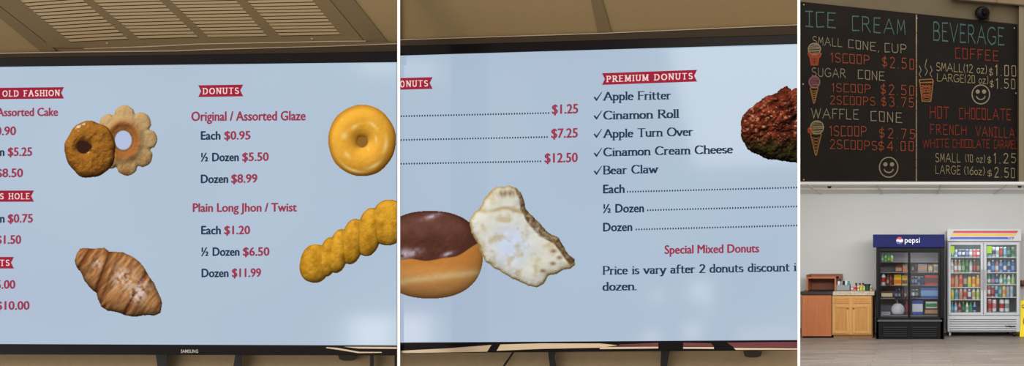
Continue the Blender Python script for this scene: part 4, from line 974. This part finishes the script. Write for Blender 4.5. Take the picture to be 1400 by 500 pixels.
carton(1224, 1233, 372, 11.5, 'brown', 'tan', 'brown and tan drink carton on the second shelf of the black cooler'); carton(1234, 1240.5, 372, 11, 'tan', 'orange', 'narrow tan carton beside the brown carton in the black cooler')
row([('black', 'grey', 'black'), ('brown', 'black', 'black')], 1246, 1254, 1, PSH, 'right', dP, 13, 'bottle', 'black')
carton(1255, 1268, 372, 11, 'grey', 'tan', 'grey carton with tan band on the second shelf of the black cooler', False)
carton(1269.5, 1275.5, 372, 10, 'tan', 'cream', 'small tan carton with cream band behind the right sliding door', False); carton(1277, 1283, 372, 10.5, 'cream', 'grey', 'small cream carton at the right end of the second shelf', False)
bottle(1207, 390, dP, 6.5, 15, 'white', 'red', 'white', 'white jug with red band at the left of the black cooler', 'jugs in the black cooler', 'jar', df=dP+.24)
row([('brown', 'tan', 'brown'), ('red', 'brown', 'black')], 1211.5, 1219.5, 2, PSH, 'left', dP, 14, 'bottle', 'black')
carton(1222, 1232, 390, 14.5, 'yellow', 'orange', 'yellow handled six pack carton in the middle of the black cooler'); carton(1233, 1240.5, 390, 13, 'yellow', 'brown', 'small yellow and brown six pack carton beside the door stile')
row([('navy', 'grey', 'silver'), ('navy', 'light blue', 'silver'), ('grey', 'navy', 'silver'), ('navy', 'blue', 'silver')], 1246, 1263, 2, PSH, 'right', dP, 12, 'can', 'black')
carton(1264.5, 1283, 390, 13.5, 'red', 'brown', 'red and brown carton on the third shelf behind the right sliding door', False)
carton(1204, 1220, 408, 9, 'brown', 'cream', 'low cream banded case on the fourth shelf of the black cooler', False)
row([('navy', 'grey', 'blue'), ('black', 'grey', 'light blue'), ('brown', 'navy', 'blue'), ('black', 'tan', 'blue')], 1223, 1240, 3, PSH, 'left', dP, 13, 'bottle', 'black')
row([('navy', 'white', 'silver'), ('black', 'grey', 'silver')], 1246, 1256, 3, PSH, 'right', dP, 12, 'can', 'black')
carton(1259, 1283, 408, 14, 'blue', 'light blue', 'wide blue drink case on the fourth shelf of the black cooler', False)
# white plastic bag
def bag():
    c = Vector((X_(1227, dP), dP+.27, Z_(431.2, dP)+.002)); mb = MB(); n = 18
    prof = [(.10, 0), (.125, .03), (.13, .08), (.115, .14), (.08, .19), (.045, .21)]
    k0 = len(mb.v); rr = random.Random(7)
    for j, (r, z) in enumerate(prof):
        for i in range(n):
            a = 2*math.pi*i/n; q = r*(1+.12*math.sin(a*5+j)+rr.uniform(-.06, .06)); mb.v.append((c.x+q*math.cos(a), c.y+q*.7*math.sin(a), c.z+z))
    mi = mb.mi(cm('white'))
    for j in range(len(prof)-1):
        for i in range(n): mb.f.append([k0+j*n+i, k0+j*n+(i+1) % n, k0+(j+1)*n+(i+1) % n, k0+(j+1)*n+i]); mb.m.append(mi)
    mb.f.append([k0+i for i in range(n)][::-1]); mb.m.append(mi); mb.f.append([k0+(len(prof)-1)*n+i for i in range(n)]); mb.m.append(mi)
    mb.tube([c+Vector((-.03, 0, .2)), c+Vector((-.05, 0, .26)), c+Vector((-.02, 0, .29)), c+Vector((0, 0, .2))], .008, cm('white'), 6)
    tag(mb.build('plastic_bag', smooth=True), 'knotted white plastic bag at the bottom of the black cooler', 'bag')
bag()
carton(1238.6, 1241, 431.2, 20, 'maroon', 'red', 'tall dark red pack beside the white plastic bag', False)
carton(1204, 1217, 431.2, 3.5, 'silver', 'grey', 'low silver tray at the bottom left of the black cooler', False, dep=.3, cat='tray')
carton(1247, 1262, 431.2, 20, 'blue', 'white', 'tall blue and white soda case at the bottom of the black cooler', False)
carton(1264.5, 1283, 431.2, 9, 'brown', 'tan', 'brown low case at the bottom right of the black cooler', False, dep=.22)
LGx = Plane((0, dP+.196, 0), (1, dP+.196, 0), (0, dP+.196, 1))
ca2 = carton(1266, 1282, 431.2-9, 9, 'white', 'green', 'white and green carton stacked on the brown case', False, dep=.2)

# --- wooden base cabinets on the left
M_oak = mat('golden_oak', (196, 148, 88), .45, noise=.10, nscale=6, stretch=(6, 6, .6), spec=.3); M_oak2 = mat('golden_oak_panel', (184, 132, 72), .45, noise=.12, nscale=6, stretch=(8, 8, .5), spec=.3)
M_oakd = mat('oak_edge', (150, 100, 50), .5, noise=.1, nscale=6); M_cherry = mat('red_brown_laminate', (176, 106, 66), .4, noise=.10, nscale=5, stretch=(7, 7, .4), spec=.3)
M_cherryd = mat('red_brown_laminate_edge', (140, 80, 48), .5, noise=.1, nscale=8); M_granite = mat('speckled_laminate', (182, 170, 150), .4, noise=.35, nscale=55, spec=.3)
dO = 12.7
oc = empty('base_cabinet', (X_(1166, dO), dO+.3, 0), 'golden oak base cabinet with two drawers and two panelled doors', 'cabinet')
mb = MB(); R(mb, 1137.5, 1191.5, 403.5, 457.5, dO, dO+.8, M_oak); R(mb, 1139.5, 1193, 457.5, 461.8, dO+.04, dO+.8, M_oakd); mb.box(X_(1191.5, dO), X_(1193, dO), dO+.02, dO+.8, 0.005, Z_(403.5, dO), M_oakd); mb.build('carcass', oc, bevel=.004)
def panel(mb, a, b_, y0, y1, d0):
    R(mb, a, b_, y0, y1, d0-.02, d0, M_oak)
for a, b_ in ((1138.8, 1161), (1165.6, 1189)):
    mb = MB(); R(mb, a, b_, 406, 414.2, dO-.018, dO, M_oak); R(mb, a+1.4, b_-1.4, 407.4, 412.8, dO-.023, dO-.018, M_oak2); mb.build('drawer_front', oc, bevel=.003)
    mb = MB(); frame(mb, a, b_, 416, 455.6, 3.6, dO-.02, dO, M_oak, 3.8); R(mb, a+3.6, b_-3.6, 419.8, 451.8, dO-.008, dO, M_oak2); dr = mb.build('door', oc, bevel=.003)
    kx = b_-1.8 if a < 1150 else a+1.8
    MB().sphere((X_(kx, dO), dO-.035, Z_(421, dO)), .016, mat('brass_knob', (120, 84, 44), .35, metal=.6), 12).build('knob', dr, smooth=True)
mb = MB(); dd = dO-.03; R(mb, 1138.6, 1195.6, 398.2, 403.4, dd, dO+.86, M_granite); tag(mb.build('countertop', bevel=.004), 'speckled beige countertop on the golden oak base cabinet', 'countertop')
cc_ = empty('waste_cabinet', (X_(1115, dO), dO+.3, 0), 'red brown laminate waste cabinet with dark top beside the oak cabinet', 'cabinet')
mb = MB(); R(mb, 1095.5, 1137, 402.8, 459, dO, dO+.8, M_cherryd); R(mb, 1098, 1135, 459, 462, dO+.05, dO+.8, M_black); mb.build('carcass', cc_, bevel=.003)
mb = MB(); R(mb, 1096, 1136.3, 403.4, 459.3, dO-.02, dO, M_cherry); dr = mb.build('door', cc_, bevel=.003)
mb = MB(); R(mb, 1098, 1100.2, 409, 414, dO-.035, dO-.02, mat('brass_pull', (176, 128, 66), .4)); mb.build('door_pull', dr, bevel=.002)
mb = MB(); R(mb, 1093, 1138.2, 398.6, 402.7, dO-.04, dO+.82, mat('dark_counter', (38, 34, 36), .4)); tpo = mb.build('top', cc_, bevel=.003)
# dark oval waste opening
zt = Z_(398.6, dO-.04); cx_ = X_(1118, dO+.1); mb = MB(); mb.add([(cx_+.17*math.cos(a*math.pi/12), dO+.14+.07*math.sin(a*math.pi/12), zt+.0012) for a in range(24)], [list(range(24))], M_black); mb.build('waste_opening', tpo)
hu = empty('counter_hutch', (X_(1122, dO+.3), dO+.5, Z_(398.2, dO-.03)), 'open red brown hutch standing on the waste cabinet', 'hutch')
dh = dO+.25
mb = MB(); zb = Z_(398.2, dO-.03)+.001; zt_ = Z_(378.5, dh)
xl, xr = X_(1102.6, dh), X_(1143.5, dh); xr2 = X_(1141, dh)
mb.box(xl, xl+.03, dh, dh+.5, zb, zt_, M_cherry); mb.box(xr2, xr2+.03, dh, dh+.5, zb, zt_, M_cherry); mb.box(xl+.03, xr2, dh+.47, dh+.5, zb, zt_, M_cherryd)
mb.build('side_panels', hu, bevel=.002)
mb = MB(); mb.box(xl, xr2+.03, dh-.005, dh+.5, zt_-.03, zt_+.0, M_cherry); mb.build('upper_shelf', hu, bevel=.002)
mb = MB(); x2 = X_(1148.6, dh)
mb.box(xl-.005, x2, dh+.46, dh+.5, zt_-.03, zt_+.05, M_cherryd); mb.box(xl-.005, xl+.02, dh, dh+.46, zt_+.001, zt_+.045, M_cherryd)
mb.prism([(x2-.02, dh+.46, zt_+.05), (x2-.02, dh, zt_+.02), (x2-.02, dh, zt_-.03), (x2-.02, dh+.46, zt_-.17)], [(x2, dh+.46, zt_+.05), (x2, dh, zt_+.02), (x2, dh, zt_-.03), (x2, dh+.46, zt_-.17)], M_cherryd)
mb.build('rail', hu)
# small things on the oak counter
zc_ = Z_(398.2, dO-.03)+.001; dC_ = dO+.25
tr = empty('condiment_tray', (X_(1153, dC_), dC_+.1, zc_), 'grey wire tray of packets on the oak cabinet countertop', 'tray')
x0, x1 = X_(1143.2, dC_), X_(1162, dC_)
G_ = mat('grey_tray', (138, 142, 146), .5); mb = MB()
mb.box(x0, x1, dC_, dC_+.2, zc_, zc_+.01, G_); mb.box(x0, x1, dC_, dC_+.008, zc_, zc_+.11, G_); mb.box(x0, x1, dC_+.19, dC_+.2, zc_, zc_+.13, G_); mb.box(x0, x0+.008, dC_, dC_+.2, zc_, zc_+.12, G_); mb.box(x1-.008, x1, dC_, dC_+.2, zc_, zc_+.12, G_)
mb.build('tray_body', tr, bevel=.002)
rr = random.Random(5)
for k, (px, c) in enumerate(((1146, 'white'), (1150, 'grey'), (1153, 'black'), (1156, 'white'), (1159.5, 'teal'))):
    x = X_(px, dC_); h = .15+.05*rr.random()
    tag(MB().prism([(x-.022, dC_+.09, zc_+.0105), (x+.022, dC_+.09, zc_+.0105), (x+.026, dC_+.07, zc_+h), (x-.018, dC_+.07, zc_+h)], [(x-.022, dC_+.12, zc_+.0105), (x+.022, dC_+.12, zc_+.0105), (x+.026, dC_+.10, zc_+h), (x-.018, dC_+.10, zc_+h)], cm(c)).build('packet_stack', bevel=.003),
        '%s packet stack standing in the grey tray, %s from the left' % (c, ORD[k]), 'packets', 'packets in the grey tray')
for k, (px, wd, h, c, band, lb) in enumerate(((1164.6, 3.4, 6, 'pink', 'white', 'pink sweetener tub beside the grey tray'), (1168.6, 3.6, 6.4, 'pink', 'red', 'second pink sweetener tub nearer the lime tubs'),
        (1173.2, 3.6, 6.6, 'cream', 'tan', 'cream sugar tub between the pink and lime tubs'), (1177.2, 3.6, 6.4, 'lime', 'yellow', 'lime tub in front of the dark jar'), (1181, 3.4, 6, 'lime', 'cream', 'lime and cream tub near the right end of the counter'), (1190.8, 3.4, 6.8, 'cream', 'tan', 'cream cup at the right end of the oak counter'))):
    bottle(px, 0, dC_, wd, h, c, band, 'white', lb, 'tubs on the oak counter', 'can', df=dC_+.04+.0*k).location.z = zc_
tag(MB().lathe((X_(1185.4, dC_), dC_+.12, zc_), [(.05, 0, 0), (.062, .01, 0), (.062, .1, 1), (.066, .102, 1), (.066, .125, 1)], 16, [cm('dark green'), cm('black')]).build('storage_jar'), 'dark green jar with black lid on the oak counter', 'jar')
for k, px in enumerate((1169, 1174, 1178.6)):
    x = X_(px, dC_)+.01; tag(MB().lathe((x, dC_+.16, zc_), [(.026, 0, 0), (.03, .08, 0), (.02, .11, 1), (.02, .145, 1)], 12, [cm(['brown', 'orange', 'tan'][k]), cm(['black', 'brown', 'black'][k])]).build('syrup_bottle'), '%s syrup bottle behind the coloured tubs on the oak counter' % ['brown', 'orange', 'tan'][k], 'bottle', 'syrup bottles on the oak counter')
# --- yellow folding floor sign at the right edge
dS = 12.9; Y_ = mat('safety_yellow', (240, 214, 20), .5)
fs = empty('wet_floor_sign', (X_(1402, dS), dS+.1, 0), 'yellow folding wet floor sign beside the white cooler', 'sign')
mb = MB(); x0, x1 = X_(1395.6, dS), X_(1416, dS); xi = .03
def leaf(y0, y1, nm):
    m = MB(); zt = Z_(411, dS); zb = 0.0
    m.prism([(x0-.02, y0, zb), (x0+.1, y0, zb), (x0+.12, y0+(y1-y0)*.1, zb+.06), (x1-.12, y0+(y1-y0)*.1, zb+.06), (x1-.1, y0, zb), (x1+.02, y0, zb), (x1-.01, y1, zt), (x0+.01, y1, zt)],
            [(x0-.02, y0+.02, zb), (x0+.1, y0+.02, zb), (x0+.12, y0+.02+(y1-y0)*.1, zb+.06), (x1-.12, y0+.02+(y1-y0)*.1, zb+.06), (x1-.1, y0+.02, zb), (x1+.02, y0+.02, zb), (x1-.01, y1+.02, zt), (x0+.01, y1+.02, zt)], Y_)
    return m.build('sign_leaf', fs, bevel=.003)
lf = leaf(dS, dS+.12, 'a'); leaf(dS+.4, dS+.16, 'b')
SP = Plane((x0, dS-.0015, 0), (x1, dS-.0015, 0), (x0, dS+.1185, Z_(411, dS)))
mb = MB(); sans(mb, SP, 'CAUTION', 1397.2, 1414, 421, 421, 4.4, M_black, .001, .01, .2)
for r0 in (8, 6.6): pass
ring = circ(1406, 439, 7.5, 8, 0, 360, 24); 
for p, q in zip(ring[:-1], ring[1:]):
    a2 = [(p[0], p[1]), (q[0], q[1]), (1406+(q[0]-1406)*.8, 439+(q[1]-439)*.8), (1406+(p[0]-1406)*.8, 439+(p[1]-439)*.8)]; mb.flat(SP, a2, .001, mat('sign_olive', (120, 104, 10), .5))
mb.build('sign_lettering', lf)
tag(MB().lathe((X_(1404.5, dS), D-.1, Z_(391, D)), [(.05, 0, 0), (.085, .05, 0), (.08, .12, 1), (.06, .13, 1)], 14, [cm('brown'), cm('orange')]).build('wall_dispenser', smooth=False), 'brown wall dispenser above the yellow floor sign', 'dispenser')
